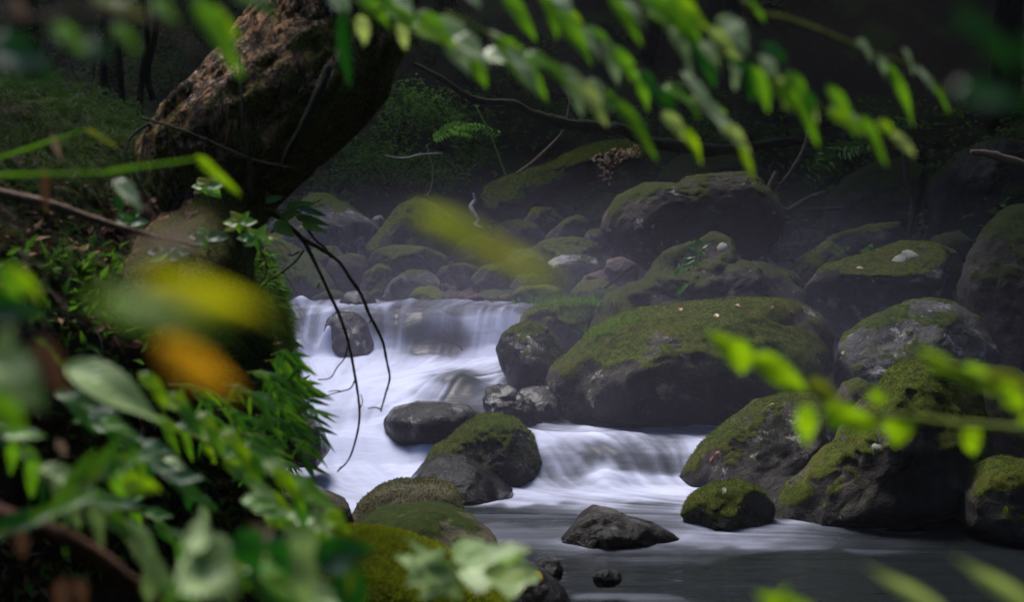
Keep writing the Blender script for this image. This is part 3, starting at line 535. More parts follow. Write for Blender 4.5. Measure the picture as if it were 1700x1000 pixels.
kd.balance(); step = 3; xs3, ys3 = wx[::step], wy[::step]; Dm = np.array([[kd.find((x_, y_, 0))[2] for x_ in xs3] for y_ in ys3])
fx = np.interp(X.ravel(), xs3, np.arange(len(xs3))); fy = np.interp(Y.ravel(), ys3, np.arange(len(ys3))); i0 = np.minimum(fx.astype(int), len(xs3)-2); j0 = np.minimum(fy.astype(int), len(ys3)-2); ax = fx-i0; by = fy-j0
Dm = ((Dm[j0, i0]*(1-ax)+Dm[j0, i0+1]*ax)*(1-by)+(Dm[j0+1, i0]*(1-ax)+Dm[j0+1, i0+1]*ax)*by).reshape(X.shape)
cn = fbm(np.stack([X.ravel()*5, Y.ravel()*5, X.ravel()*0], 1), 95, 3).reshape(X.shape)
for jx, jy, jd, jr in ((545, 570, 11.62, .08), (500, 500, 12.3, .12), (1008, 788, 8.3, .10), (490, 580, 11.55, .12), (830, 560, 11.75, .12)):
    jc = P(jx, jy, jd); foam = np.maximum(foam, .95*np.exp(-((X-jc[0])/jr)**2-((Y-jc[1])/.16)**2))
foam = foam+np.exp(-Dm/.06)*np.clip(.25+.9*cn, 0, 1)*.45*ss(.05, .3, foam)
foam = np.where(Y < 4.9, 0, foam)
mid = np.clip(1-np.abs(foam-.5)*1.6, .15, 1)*(.5+.5*ss(6.9, 7.9, Y))
foam = np.clip(foam+mid*(.085*S1+.10*S2+.04*S3)+.012*S2, 0, 1)
def water_mat():
    t = NT('stream_water'); f = t.n('Attribute', attribute_name='foam').outputs['Fac']; v = t.n('TexCoord').outputs['Object']
    col = t.mix(t.math('POWER', f, 1.9), (.012, .0145, .016), (.47, .49, .645))
    t.set(Base_Color=col, Roughness=t.math('MAXIMUM', t.mapr(f, 0., .5, .06, .75), t.math('MULTIPLY', t.math('SUBTRACT', 1., t.n('Attribute', attribute_name='calm').outputs['Fac']), .42)), IOR=1.33, Specular_IOR_Level=t.mapr(f, 0., .4, .5, .1))
    n = t.noise(t.n('Mapping', {'Vector': v, 'Scale': (1.2, 6, 1)}).outputs[0], 2.5, 3, .5)
    t.set(Normal=t.bump(n, .03, .35)); return t.m
wme = mesh('stream', np.stack([X.ravel(), Y.ravel(), Zw.ravel()], 1), F, water_mat())
wme.attributes.new('calm', 'FLOAT', 'POINT').data.foreach_set('value', ss(8.0, 7.5, Y).ravel().astype(np.float32))
at = wme.attributes.new('foam', 'FLOAT', 'POINT'); at.data.foreach_set('value', foam.ravel().astype(np.float32))
tag(link('water', wme), 'silky white rapids falling over rocks into a dark clear pool', 'water', kind='structure')

# ------------------------------------------------------------------ scatter helpers
def sample(V, F, n, cond=None, nzmin=-1.):
    A, B, C = V[F[:, 0]], V[F[:, 1]], V[F[:, 2]]; N = np.cross(B-A, C-A); ar = np.linalg.norm(N, axis=1); N = N/(ar[:, None]+1e-12)
    wgt = ar*(N[:, 2] > nzmin); cdf = np.cumsum(wgt); i = np.searchsorted(cdf, rng.random(n)*cdf[-1])
    a, b = rng.random(n), rng.random(n); fl = a+b > 1; a[fl], b[fl] = 1-a[fl], 1-b[fl]
    p = A[i]+(B-A)[i]*a[:, None]+(C-A)[i]*b[:, None]; nn = N[i]
    if cond is not None: m = cond(p, nn); p, nn = p[m], nn[m]
    return p, nn
def blades(name, p, nrm, length, width, droop, mat, parent=None, spread=.5, seg=4, lean=(0, 0, 0)):
    n = len(p); L = length*rng.uniform(.55, 1.25, n); d = nrm+rng.normal(0, spread, (n, 3))+np.array(lean); d /= np.linalg.norm(d, axis=1)[:, None]
    side = np.cross(d, rng.normal(0, 1, (n, 3))); side /= np.linalg.norm(side, axis=1)[:, None]
    V = np.zeros((n, seg*2+1, 3)); q = p.copy(); dd = d.copy()
    for s in range(seg):
        wd = width*(1-.75*s/seg)*.5
        V[:, 2*s] = q-side*wd; V[:, 2*s+1] = q+side*wd
        q = q+dd*(L/seg)[:, None]; dd = dd+np.array([0, 0, -droop/seg]); dd /= np.linalg.norm(dd, axis=1)[:, None]
    V[:, seg*2] = q; k = seg*2+1
    tri = []
    for s in range(seg-1): tri += [(2*s, 2*s+1, 2*s+3), (2*s, 2*s+3, 2*s+2)]
    tri += [(2*seg-2, 2*seg-1, 2*seg)]
    T = (np.arange(n)[:, None, None]*k+np.array(tri)[None]).reshape(-1, 3)
    V = V.reshape(-1, 3); c = np.array(parent.location) if parent else np.zeros(3)
    return link(name, mesh(name, V-c, T, mat), parent)
def leafcloud(p, d, L, W, nb=None):
    """many small pointed leaves: base p, direction d, length L, width W -> V, F (two tris folded along the midrib... four tris)"""
    n = len(p); d = d/(np.linalg.norm(d, axis=1)[:, None]+1e-9); up = np.array([0, 0, 1])+rng.normal(0, .45, (n, 3)); s = np.cross(d, up); s /= np.linalg.norm(s, axis=1)[:, None]+1e-9; nn = np.cross(s, d)
    L = np.broadcast_to(L, n)[:, None]; W = np.broadcast_to(W, n)[:, None]
    V = np.stack([p, p+d*L*.35-s*W*.5+nn*W*.12, p+d*L*.35+s*W*.5+nn*W*.12, p+d*L-nn*L*.12, p+d*L*.42], 1).reshape(-1, 3)
    T = (np.arange(n)[:, None, None]*5+np.array([(0, 4, 1), (0, 2, 4), (1, 4, 3), (4, 2, 3)])[None]).reshape(-1, 3); return V, T
def moss_tufts(key, n, length=.012, mat='moss', nzmin=.35, thr=0.):
    o, V, F = ROCK[key]
    p, nn = sample(V, F, n, lambda p, q: (p[:, 1] < V[:, 1].mean()+.3) & (q[:, 2]+.9*fbm(p*3, 77, 3) > .45+thr), nzmin-.4)
    blades('moss', p-nn*.002, nn, length, length*.4, .2, ML[mat], o, .6, 2)
for k, n in (('main', 30000), ('pale_stripe', 14000), ('fore_right', 16000), ('moss_cap', 6000), ('centre', 9000), ('slab', 9000), ('perch', 7000), ('outcrop', 8000), ('olive_round', 5000), ('grassy', 4000), ('right_edge', 6000), ('moss_wet', 3500), ('greyslope', 5000), ('f2', 6000), ('f3', 7000)):
    moss_tufts(k, n, .013)
moss_tufts('yellow', 40000, .016, 'ymoss', -.2, -.5)

# ------------------------------------------------------------------ left bank
bo = [(-700,60),(-300,110),(0,150),(130,182),(250,200),(330,255),(395,440),(418,480),(438,530),(446,600),(468,690),(470,760),(450,810),(420,870),(360,1150),(-700,1150)]
V, F, c = inflate(bo, 5.2, 1.5, 7, .05, 31, .8, .12, 6., 0., 2)
BV, BF = V+c, F
bme = mesh('bank', V, F, MR['soil'], True); mossify(bme, V, c, 'soil'); bank = link('bank', bme, None, c); tag(bank, 'steep dark earth bank under the leaning trunk on the left', 'bank', kind='structure')
def front(p, q): return q[:, 1] < .35
def inpx(x0, x1, y0, y1):
    def f(p, q):
        a = proj(p); return (a[:, 0] > x0) & (a[:, 0] < x1) & (a[:, 1] > y0) & (a[:, 1] < y1) & (q[:, 1] < .4)
    return f
p1, n1 = sample(BV, BF, 120000, inpx(-60, 240, 140, 335)); p2, n2 = sample(BV, BF, 200000, inpx(370, 480, 470, 640)); p3, n3 = sample(BV, BF, 26000, inpx(-60, 470, 330, 1000))
k1 = rng.choice(len(p1), min(len(p1), 5200), False); k2 = rng.choice(len(p2), min(len(p2), 4200), False)
tag(blades('bank_grass', p2[k2], n2[k2], .10, .0035, 3., ML['bankgrass'], None, .3, 5, (.05, -.1, 0)), 'short dark grass on the steep side of the bank facing the falls', 'grass', kind='stuff')
k2 = k2[:1]; gp = np.vstack([p1[k1], p2[k2], p3]); gn = np.vstack([n1[k1], n2[k2], n3])
gsel = np.ones(len(gp), bool); nb3 = len(k1)+len(k2); gsel[nb3:] = fbm(gp[nb3:]*3.2, 8, 3) > .12
pe, ne = sample(BV, BF, 260000, inpx(385, 500, 450, 700)); ke = rng.choice(len(pe), min(len(pe), 7000), False)
tag(blades('bank_grass', pe[ke], ne[ke], .085, .0035, 2.4, ML['fern'], None, .35, 5, (.1, -.1, .0)), 'bright green grass fringing the edge of the bank over the white water', 'grass', kind='stuff')
tag(blades('bank_grass', gp[gsel], gn[gsel], .22, .0035, 3.2, ML['bankgrass'], None, .3, 5, (.25, 0, .0)), 'fine drooping grass hanging over the dark bank below the trunk', 'grass', kind='stuff')
p4, n4 = sample(BV, BF, 30000, inpx(-80, 480, 300, 1050)); m = fbm(p4*4, 15, 3) > -.05
Vl, Tl = leafcloud(p4[m]+n4[m]*.01, rng.normal(0, 1, (m.sum(), 3))+n4[m]*.3, rng.uniform(.025, .06, m.sum()), rng.uniform(.015, .035, m.sum()))
tag(link('leaf_litter', mesh('leaf_litter', Vl, Tl, ML['litter'], False)), 'brown dead leaves littering the earth bank', 'leaf litter', kind='stuff')
p5, n5 = sample(BV, BF, 26000, inpx(-80, 500, 420, 1000)); m = fbm(p5*3, 19, 3) > -.08
Vl, Tl = leafcloud(p5[m]+n5[m]*.02, rng.normal(0, .6, (m.sum(), 3))+n5[m]*.8+np.array([.3, 0, -.3]), rng.uniform(.03, .075, m.sum()), rng.uniform(.012, .028, m.sum()))
tag(link('bank_herbs', mesh('bank_herbs', Vl, Tl, ML['fern'], False)), 'low green herbs covering the lower part of the bank', 'ground cover', kind='stuff')

# ------------------------------------------------------------------ leaning tree on the bank
def bark_mat():
    t = NT('mossy_bark'); v = t.n('TexCoord').outputs['Object']; vm = t.n('Mapping', {'Vector': v, 'Rotation': (0, R(-28), 0), 'Scale': (1.6, 1.6, .55)}).outputs[0]
    n1 = t.noise(vm, 9, 7, .68, .5); n2 = t.noise(v, 5, 5, .6); n3 = t.noise(v, 48, 5, .7); n4 = t.noise(v, 140, 3, .7)
    fz = t.math('ABSOLUTE', t.math('SUBTRACT', t.noise(vm, 13, 5, .6, .8), .5)); fi = t.mapr(fz, .0, .07)
    c = t.mix(t.mapr(n1, .38, .6), (.04, .021, .009), (.40, .215, .095)); c = t.mix(fi, (.006, .004, .003), c)
    c = t.mix(t.math('MULTIPLY', t.mapr(n3, .52, .62), t.mapr(n2, .44, .58)), c, (.62, .46, .35))
    nn = t.n('SeparateXYZ', {0: t.n('NewGeometry').outputs['Normal']}).outputs; pz = t.n('SeparateXYZ', {0: v}).outputs
    h = t.math('ADD', t.noise(v, 5.5, 7, .72), t.math('MULTIPLY', nn[0], .20)); h = t.math('ADD', h, t.math('MULTIPLY', pz[2], -.10)); h = t.math('ADD', h, t.mapr(pz[2], .35, -.05, 0, .14))
    c = t.mix(t.mapr(h, .43, .51), c, t.mix(t.mapr(n4, .35, .7), (.022, .026, .003), (.17, .17, .012)))
    hb = t.math('ADD', t.math('ADD', n1, t.math('MULTIPLY', fi, .5)), t.math('MULTIPLY', n3, .45)); hb = t.math('ADD', hb, t.math('MULTIPLY', n4, .2))
    t.set(Base_Color=c, Roughness=.9, Specular_IOR_Level=.2, Normal=t.bump(hb, .05, 1.)); return t.m
LR = [((290,560),(380,560),4.85),((242,440),(394,470),4.9),((222,350),(410,428),4.97),((224,262),(462,340),5.0),((255,188),(552,262),5.02),((325,112),(630,185),5.05),((380,58),(662,108),5.1),((412,10),(684,40),5.15),((428,-60),(700,-30),5.2),((450,-220),(712,-200),5.3),((520,-480),(735,-470),5.5),((600,-900),(770,-900),5.8),((700,-1700),(830,-1700),6.3)]
Ls = spline([P(*a, d) for a, b, d in LR], 150); Rs = spline([P(*b, d) for a, b, d in LR], 150); K = 96
V = []; an = np.linspace(0, 2*math.pi, K, endpoint=False)
for i in range(150):
    c_ = (Ls[i]+Rs[i])/2; h_ = (Rs[i]-Ls[i])/2; hw = np.linalg.norm(h_)
    V.append(c_[None]+np.cos(an)[:, None]*h_[None]+np.sin(an)[:, None]*np.array([0, hw*.85, 0])[None])
V = np.array(V); Cc = (Ls+Rs)/2
q = np.stack([np.tile(np.cos(an)*2.6, 150), np.tile(np.sin(an)*2.6, 150), np.repeat(np.arange(150)*.05, K)], 1)
d = np.abs(fbm(q, 61, 4))*.10-.03-.07*np.exp(-(fbm(q*np.array([2.6, 2.6, 1.1]), 67, 3)/.09)**2)+fbm(q*np.array([2.2, 2.2, 3]), 64, 4)*.045
d = d+.05*np.exp(-((np.tile(an, 150)-math.radians(255))/.35)**2)*ss(20, 40, np.repeat(np.arange(150), K))*ss(95, 60, np.repeat(np.arange(150), K))
V = V.reshape(-1, 3); out = V-np.repeat(Cc, K, 0); nl = np.linalg.norm(out, axis=1)[:, None]; rad = np.repeat(np.linalg.norm((Rs-Ls)/2, axis=1), K)
V = V+out/nl*(d*rad*1.3)[:, None]
i_ = (np.arange(149)[:, None]*K+np.arange(K)[None]); j_ = (np.arange(149)[:, None]*K+(np.arange(K)[None]+1) % K)
F = np.stack([i_, j_, j_+K, i_+K], -1).reshape(-1, 4)
tb = P(350, 450, 5.0); BARK = bark_mat(); tree = empty('leaning_tree', tb); tag(tree, 'thick mossy tree trunk leaning out from the left bank over the stream', 'tree')
rts = [([(300,400,4.75),(255,440,4.5),(225,480,4.35),(210,520,4.3)], [.10, .075, .05, .03]), ([(345,380,4.85),(330,440,4.55),(320,500,4.4)], [.15, .09, .04]), ([(365,400,4.9),(390,470,4.75),(420,540,4.7)], [.13, .07, .03])]
for rp, rr_ in rts: 
    Vr, Fr = tubeVF([P(*q_) for q_ in rp], rr_, n=60, k=28, wob=.45, seed=len(rp)*7+int(rp[1][0])); link('root', mesh('root', Vr-tb, Fr, BARK), tree)
TV = V; link('trunk', mesh('trunk', V-tb, F, BARK), tree)
TF = np.vstack([F[:, :3], F[:, [0, 2, 3]]])
p, nn = sample(V, TF, 60000, lambda p, q: (q[:, 1] < .3) & (fbm(p*5, 88, 4)+.5*q[:, 0]-.1*(p[:, 2]-1.6) > .12) & (p[:, 2] < 3.2))
blades('moss', p, nn, .014, .004, .8, ML['treemoss'], tree, .6, 2)
nC = 2600; cc = np.array([1.0, 6.6, 6.6]); pc = rng.normal(0, 1, (nC, 3)); pc = pc/np.linalg.norm(pc, axis=1)[:, None]*rng.uniform(.3, 1, (nC, 1))**.5*np.array([2.0, 2.0, 1.0])+cc
Vl, Tl = leafcloud(pc, rng.normal(0, 1, (nC, 3)), rng.uniform(.12, .25, nC), rng.uniform(.07, .14, nC)); link('crown', mesh('crown', Vl-tb, Tl, ML['canopy'], False), tree)
# dead limb and thin twig lying across the trunk
def stick(name, label, pts, radii, mat='twig', cat='stick', n=30, wob=.25, k=7, group=None, D=None):
    w_ = [P(*q) if len(q) == 3 else P(q[0], q[1], D) for q in pts]; o = tubes(name, [(w_, radii, dict(n=n, k=k, wob=wob, seed=len(label)))], MW[mat]); return tag(o, label, cat, group)
stick('dead_branch', 'dark dead branch slanting down across the front of the leaning trunk', [(545,110,4.66),(530,150,4.62),(505,205,4.6),(480,250,4.6),(462,290,4.62)], [.014, .016, .012, .006], 'dark', 'branch')
stick('dead_branch', 'thin bare dark branch running level across the lower trunk', [(235,195,4.75),(300,215,4.55),(360,240,4.5),(420,265,4.48),(490,280,4.5)], [.005, .0045, .003], 'dark', 'branch')
stick('hanging_vine', 'thin vine hanging straight down the face of the leaning trunk', [(398,90,4.5),(402,180,4.45),(412,260,4.45),(418,330,4.5)], [.004, .004, .003], 'vine', 'vine')
stick('root', 'curved bare root dropping down the bank left of the trunk', [(245,205,4.7),(215,230,4.6),(212,260,4.55),(235,310,4.5),(265,355,4.45)], [.006, .005, .003], 'dark', 'root')
stick('fallen_stick', 'long pale broken stick lying across the left bank below the grass', [(-30,312,3.2),(80,338,3.2),(150,362,3.25),(240,388,3.3),(330,410,3.4)], [.011, .010, .008, .005], 'pale')
stick('fallen_branch', 'dark branch lying over the top of the bank at the far left', [(20,110,5.4),(45,150,5.3),(90,180,5.2),(130,195,5.1)], [.02, .018, .014], 'dark', 'branch')
for i, (pts, lab) in enumerate((([(205,195),(200,120),(195,40),(205,-40)], 'leftmost thin bare stem standing behind the bank left of the trunk'), ([(232,190),(236,120),(245,60),(232,-40)], 'crooked thin stem, second of those left of the trunk'), ([(255,165),(245,120),(258,50),(262,-50)], 'slender stem nearest the trunk on its left side'), ([(178,190),(172,110),(180,30),(170,-50)], 'faint thin stem left of the others behind the bank'))):
    r = tubes('sapling_stem', [([P(a, b, 5.6) for a, b in pts], [.014, .012, .010], dict(n=20, k=7, wob=.2, seed=i))], MW['dark']); tag(r, lab, 'sapling', 'thin stems behind the bank')

# ------------------------------------------------------------------ the drooping bare twig
dt = empty('drooping_twig', P(452, 352, 5.0)); tag(dt, 'bare brown forked twig drooping in front of the white water', 'twig')
DT = 5.0; T_ = lambda *pts: [P(a, b, DT) for a, b in pts]
tubes('branch', [(T_((395,330),(430,345),(465,362),(500,395),(515,420),(532,455),(548,490),(562,520),(576,560),(585,600),(592,640),(597,680),(595,710),(588,740),(578,765),(560,784)), [0.0109, 0.0102, 0.0082, 0.0068, 0.0061, 0.0058, 0.0054, 0.0051, 0.0048, 0.0041, 0.0041, 0.0034, 0.0027], dict(n=70, k=7, wob=.35, seed=2)),
  (T_((500,395),(530,412),(560,432),(580,460),(600,490),(612,520),(625,545),(636,570),(642,600),(647,628),(640,655),(632,684)), [0.0075, 0.0068, 0.0061, 0.0061, 0.0058, 0.0054, 0.0048, 0.0041, 0.0034, 0.0027], dict(n=50, k=7, wob=.35, seed=3))], MW['twig'], dt)
for sp_ in [(T_((577,575),(572,595),(560,610),(548,628),(528,631)), [0.0027, 0.0024, 0.0020], dict(n=18, k=6, wob=.3)), (T_((590,630),(582,645),(568,650),(550,655),(536,660)), [0.0027, 0.0024, 0.0020, 0.0014], dict(n=18, k=6)), (T_((566,650),(556,649),(545,651)), [0.0020, 0.0014], dict(n=8, k=6)), (T_((633,680),(622,677),(611,679)), [0.0027, 0.0017], dict(n=10, k=6)), (T_((560,784),(566,776),(572,774)), [0.0020, 0.0014], dict(n=8, k=6)),
  (T_((505,415),(490,435),(465,455),(445,468),(430,485)), [0.0041, 0.0034, 0.0027, 0.0020], dict(n=18, k=6, wob=.3)), (T_((498,418),(485,424),(478,422)), [0.0034, 0.0027], dict(n=8, k=6)), (T_((510,380),(525,400),(540,412),(550,428)), [0.0048, 0.0041, 0.0027], dict(n=12, k=6)), (T_((425,408),(440,430),(442,455),(428,475)), [0.0027, 0.0020], dict(n=14, k=6)), (T_((385,425),(420,400),(455,385)), [0.0027, 0.0020], dict(n=12, k=6)), (T_((450,385),(500,350),(535,330)), [0.0034, 0.0020], dict(n=12, k=6)), (T_((597,680),(602,668),(599,655)), [0.0020, 0.0014], dict(n=6, k=6)), (T_((530,470),(527,480)), [0.0034, 0.0020], dict(n=4, k=6)), (T_((617,528),(613,537)), [0.0034, 0.0020], dict(n=4, k=6))]: tubes('side_twig', [sp_], MW['twig'], dt)

# ------------------------------------------------------------------ leaves of the foreground
def leafVF(L, W, kind='ovate', curl=.15, fold=.25, seed=0, wave=.03):
    n, m = 15, 7; V, UV = [], []
    for i in range(n):
        s = i/(n-1)
        if kind == 'lance': wv = math.sin(math.pi*s**.62)**1.1
        elif kind == 'blade': wv = min(1, s*6)*(1-s)**.45
        else: wv = (math.sin(math.pi*s**.66)**.9)*(1-.2*(i % 2))
        if kind == 'lobed': wv = (math.sin(math.pi*s**.72)**.8)*(.55+.75*abs(math.sin(s*2.6*math.pi)))
        wv = max(wv, .015)*W*.5
        for j in range(m):
            u = (j/(m-1))*2-1
            V.append((u*wv, s*L+(abs(u)*.10*L*math.sin(math.pi*s) if kind == 'lobed' else 0), -curl*L*s*s+fold*abs(u)*wv+wave*W*math.sin(s*9+seed+u*2))); UV.append((u, s))
    F = [(i*m+j, i*m+j+1, (i+1)*m+j+1, (i+1)*m+j) for i in range(n-1) for j in range(m-1)]
    return np.array(V), F, UV
def leaf(parent, b, t, D, wpx, mat='green', roll=35, kind='ovate', dd=0., curl=.12, name='leaf', fold=.25):
    if mat in ('pale_sheen', 'pale') and roll < 50: roll = 57
    B = P(b[0], b[1], D); T = P(t[0], t[1], D+dd); y = T-B; L = np.linalg.norm(y); y /= L
    fr = np.array([0, -1., 0]); fr = fr-y*(fr@y); fr /= np.linalg.norm(fr); upv = np.cross(y, fr)
    if upv[2] < 0: upv = -upv
    r = R(roll); nz = fr*math.cos(r)+upv*math.sin(r); x = np.cross(y, nz)
    V, F, UV = leafVF(L, wpx/FPX*D/max(.35, math.cos(r)), kind, curl, fold, random.random()*6)
    Wd = B+V[:, :1]*x+V[:, 1:2]*y+V[:, 2:]*nz
    me = mesh(name, Wd-np.array(parent.location), F, ML[mat]); ul = me.uv_layers.new(name='UVMap')
    for lp in me.loops: ul.data[lp.index].uv = UV[lp.vertex_index]
    return link(name, me, parent)
def sprig(name, label, D, twigs, leaves, cat='leafy branch', group=None, r=.0025, tm='green', chain=0, **kw):
    q = twigs[0][0] if twigs else leaves[0][0]; o = empty(name, P(q[0], q[1], D)); tag(o, label, cat, group)
    if twigs: tubes('twig', [([P(a, b, D) for a, b in tw], [r, r*.9, r*.6], dict(n=max(10, 4*len(tw)), k=6, wob=.2)) for tw in twigs], MW[tm], o)
    if chain:
        rr = random.Random(len(label)); leaves = list(leaves)
        for tw in twigs:
            ln = sum(math.dist(tw[i], tw[i+1]) for i in range(len(tw)-1)); m_ = int(ln/chain); pts = spline([(a, b, 0) for a, b in tw], max(m_, 3))
            for i in range(1, len(pts)):
                a0, b0 = pts[i-1], pts[i]; ang = math.atan2(b0[1]-a0[1], b0[0]-a0[0])+R(rr.choice([-1, 1])*rr.uniform(5, 30)+14); l = rr.uniform(46, 92)
                leaves.append(((b0[0], b0[1]), (b0[0]+math.cos(ang)*l, b0[1]+math.sin(ang)*l), rr.uniform(16, 32), rr.choice(['pale_sheen', 'pale_sheen', 'green', 'green', 'lime', 'bright', 'deep']), dict(roll=rr.uniform(20, 65), curl=rr.uniform(.05, .35))))
    for lf in leaves:
        b, t, wd, mt = lf[:4]; ex = dict(kw); ex.update(lf[4] if len(lf) > 4 else {})
        leaf(o, b, t, D+random.uniform(-.05, .05)*D*.6, wd, mt, **ex)
    return o
GT = 'blurred leafy twigs across the top'
sprig('leafy_branch', 'leafy twig in front of the trunk top with a broad glossy pale leaf', 1.89, [[(520,-60),(600,-5),(660,30),(720,60),(800,90)]],
 [((545,-15),(582,28),34,'pale_sheen'),((572,10),(571,150),30,'deep'),((596,25),(608,75),26,'lime'),((625,-20),(700,48),46,'green'),((662,35),(676,82),22,'lime'),((690,20),(760,75),36,'green'),((720,28),(790,120),62,'pale_sheen'),((755,60),(815,105),36,'pale_sheen'),((780,95),(812,148),26,'green'),((650,-10),(690,20),30,'pale_sheen'),((700,30),(735,60),22,'green')], chain=46, group=GT, tm='green')
sprig('leafy_branch', 'leafy twig hanging down at top centre ending in a narrow drooping leaf', 1.83, [[(740,20),(820,60),(900,105),(960,130),(1010,160)]],
 [((822,62),(918,165),46,'green'),((838,80),(905,158),30,'pale_sheen'),((900,100),(962,150),26,'green'),((925,112),(1000,165),26,'pale_sheen'),((955,132),(1014,205),34,'lime'),((985,150),(1045,185),28,'green'),((1018,160),(1100,262),24,'green'),((880,90),(925,120),20,'green')], chain=44, group=GT)
sprig('leafy_branch', 'leafy twig at upper centre with a reddish stem and a yellowish leaf at its end', 1.89, [[(850,-60),(920,10),(990,60),(1070,125),(1144,162)]],
 [((770,-20),(800,12),30,'pale_sheen'),((832,-15),(896,64),32,'green'),((905,-20),(952,22),44,'pale_sheen'),((920,15),(990,102),36,'green'),((950,40),(1005,95),24,'pale_sheen'),((998,70),(1034,142),30,'pale_sheen'),((1015,78),(1056,132),26,'green'),((1058,130),(1080,184),22,'green'),((1080,145),(1130,188),34,'deep'),((1098,185),(1150,235),30,'lime'),((1135,210),(1170,270),22,'bright'),((900,-10),(940,30),20,'green')], chain=44, group=GT, tm='vine')
sprig('leafy_branch', 'long narrow pale leaf blade hanging alone right of top centre', 1.83, [[(1105,130),(1140,155)]],
 [((1130,118),(1215,215),24,'pale_sheen'),((1150,160),(1255,250),32,'pale_sheen'),((1200,205),(1250,250),26,'lime'),((1226,240),(1258,300),16,'bright')], group=GT, tm='vine')
sprig('leafy_branch', 'dense bunch of broad green and whitish leaves at upper right of centre', 1.65, [[(980,-40),(1052,12),(1110,45),(1180,82),(1250,112),(1310,138),(1372,182)]],
 [((1010,-10),(1072,70),26,'green'),((1060,-20),(1165,62),60,'green'),((1100,-10),(1180,40),40,'bright'),((1148,62),(1195,145),34,'deep'),((1190,30),(1250,85),50,'pale_sheen'),((1175,45),(1230,95),30,'lime'),((1208,78),(1228,146),34,'pale_sheen'),((1258,92),(1296,140),34,'pale_sheen'),((1240,100),(1254,168),32,'deep'),((1265,72),(1312,105),28,'deep'),((1280,130),(1320,182),28,'green'),((1300,118),(1350,165),30,'green'),((1308,138),(1368,240),30,'green'),((1330,150),(1362,200),22,'lime'),((1372,140),(1432,226),30,'green'),((1400,185),(1440,225),24,'pale_sheen'),((1425,190),(1480,272),26,'green'),((1432,200),(1456,235),20,'lime'),((1455,200),(1495,232),24,'bright'),((1480,222),(1524,258),24,'lime'),((1120,30),(1170,75),34,'green')], chain=44, group=GT)
sprig('leafy_branch', 'bare-stemmed twig at upper right with small leaves only at its tip', 1.89, [[(1230,0),(1262,22),(1300,28),(1350,45),(1400,66),(1460,92),(1520,112),(1575,160)]],
 [((1242,0),(1275,38),16,'green'),((1422,66),(1452,100),24,'pale_sheen'),((1452,88),(1475,128),26,'pale_sheen'),((1472,105),(1526,205),28,'green'),((1498,78),(1522,122),14,'pale_sheen'),((1515,110),(1560,150),20,'pale_sheen'),((1545,135),(1582,186),14,'green')], group=GT, r=.003)
sprig('leafy_branch', 'two large strongly blurred dark green leaves in the upper right corner', .72, [[(1720,150),(1760,140)]], [((1585,20),(1710,120),44,'deep'),((1580,150),(1720,165),50,'deep'),((1690,60),(1760,150),40,'deep')], group=GT)
sprig('leafy_branch', 'narrow bright green hanging leaf in front of the trunk at upper left', 1.25, [[(280,-40),(330,5)]], [((318,-10),(408,122),40,'green'),((412,-10),(468,34),26,'deep'),((350,10),(400,70),24,'bright'),((380,-20),(440,15),22,'green')], group=GT)
sprig('leafy_branch', 'dark blurred leaves hanging in the upper left corner', 1.0, [[(-40,20),(60,30),(150,20),(260,40),(350,110)]], [((-20,60),(95,130),62,'deep'),((60,90),(20,140),50,'deep'),((88,40),(145,85),30,'green'),((185,40),(232,82),24,'green'),((150,-10),(250,25),26,'olive'),((250,0),(295,32),26,'green'),((120,70),(190,90),40,'deep'),((20,-10),(42,34),18,'tan')], group=GT, tm='vine', r=.003)
GR = 'bright blurred leaves on the right'
sprig('leafy_branch', 'bright yellow-green small-leaved twig reaching in from the right edge over the boulders', 1.35, [[(1740,716),(1600,706),(1500,694),(1400,682),(1350,650)]],
 [((1248,612),(1178,548),46,'bright'),((1225,560),(1236,622),40,'bright'),((1250,590),(1348,655),48,'bright'),((1338,628),(1405,672),26,'olive'),((1335,672),(1342,742),44,'bright'),((1365,680),(1470,712),44,'bright'),((1385,672),(1440,720),36,'bright'),((1455,672),(1455,640),38,'bright'),((1492,692),(1488,742),52,'bright'),((1372,690),(1392,712),22,'green'),((1605,706),(1620,758),42,'bright'),((1690,700),(1730,720),36,'bright')], group=GR, roll=15, r=.004, tm='green')
sprig('leafy_branch', 'upper twig of yellow-green leaves at the right edge above the small-leaved one', 1.2, [[(1760,690),(1700,660),(1620,625),(1530,590)]], [((1525,585),(1610,630),30,'bright'),((1590,612),(1690,655),38,'bright'),((1660,640),(1710,690),40,'bright'),((1640,625),(1720,640),28,'olive')], group=GR, roll=15, r=.004)
sprig('grass_stalk', 'pale blurred blade slanting in at the bottom right corner', 1.0, [], [((1730,1025),(1585,922),32,'lime')], 'leaf', group=GR, roll=10, kind='lance')
sprig('grass_stalk', 'pale blurred blade at the bottom, left of the corner one', 1.0, [], [((1580,1030),(1438,938),30,'lime')], 'leaf', group=GR, roll=10, kind='lance')
sprig('grass_stalk', 'bright green leaf tip poking up at the bottom edge right of centre', 1.1, [], [((1370,1040),(1255,985),46,'bright'),((1280,1030),(1310,975),34,'bright')], 'leaf', group=GR, roll=10)
# pair of maple leaves at the bottom
sprig('maple_seedling', 'pair of pale lobed leaves on a thin stem in front of the yellow moss', 1.85, [[(735,1060),(738,1000),(748,965),(758,948)],[(740,985),(735,970)]],
 [((755,946),(898,948),58,'pale',dict(kind='lobed')),((765,940),(840,900),26,'pale'),((800,925),(885,905),22,'pale'),((800,950),(893,955),26,'lime'),((820,925),(870,925),22,'bright'),((752,930),(800,895),34,'pale'),((735,988),(690,920),56,'pale',dict(kind='lobed')),((730,960),(656,916),26,'pale'),((768,1000),(682,882),28,'pale'),((740,990),(715,930),50,'pale')], 'seedling', roll=44, fold=.12)
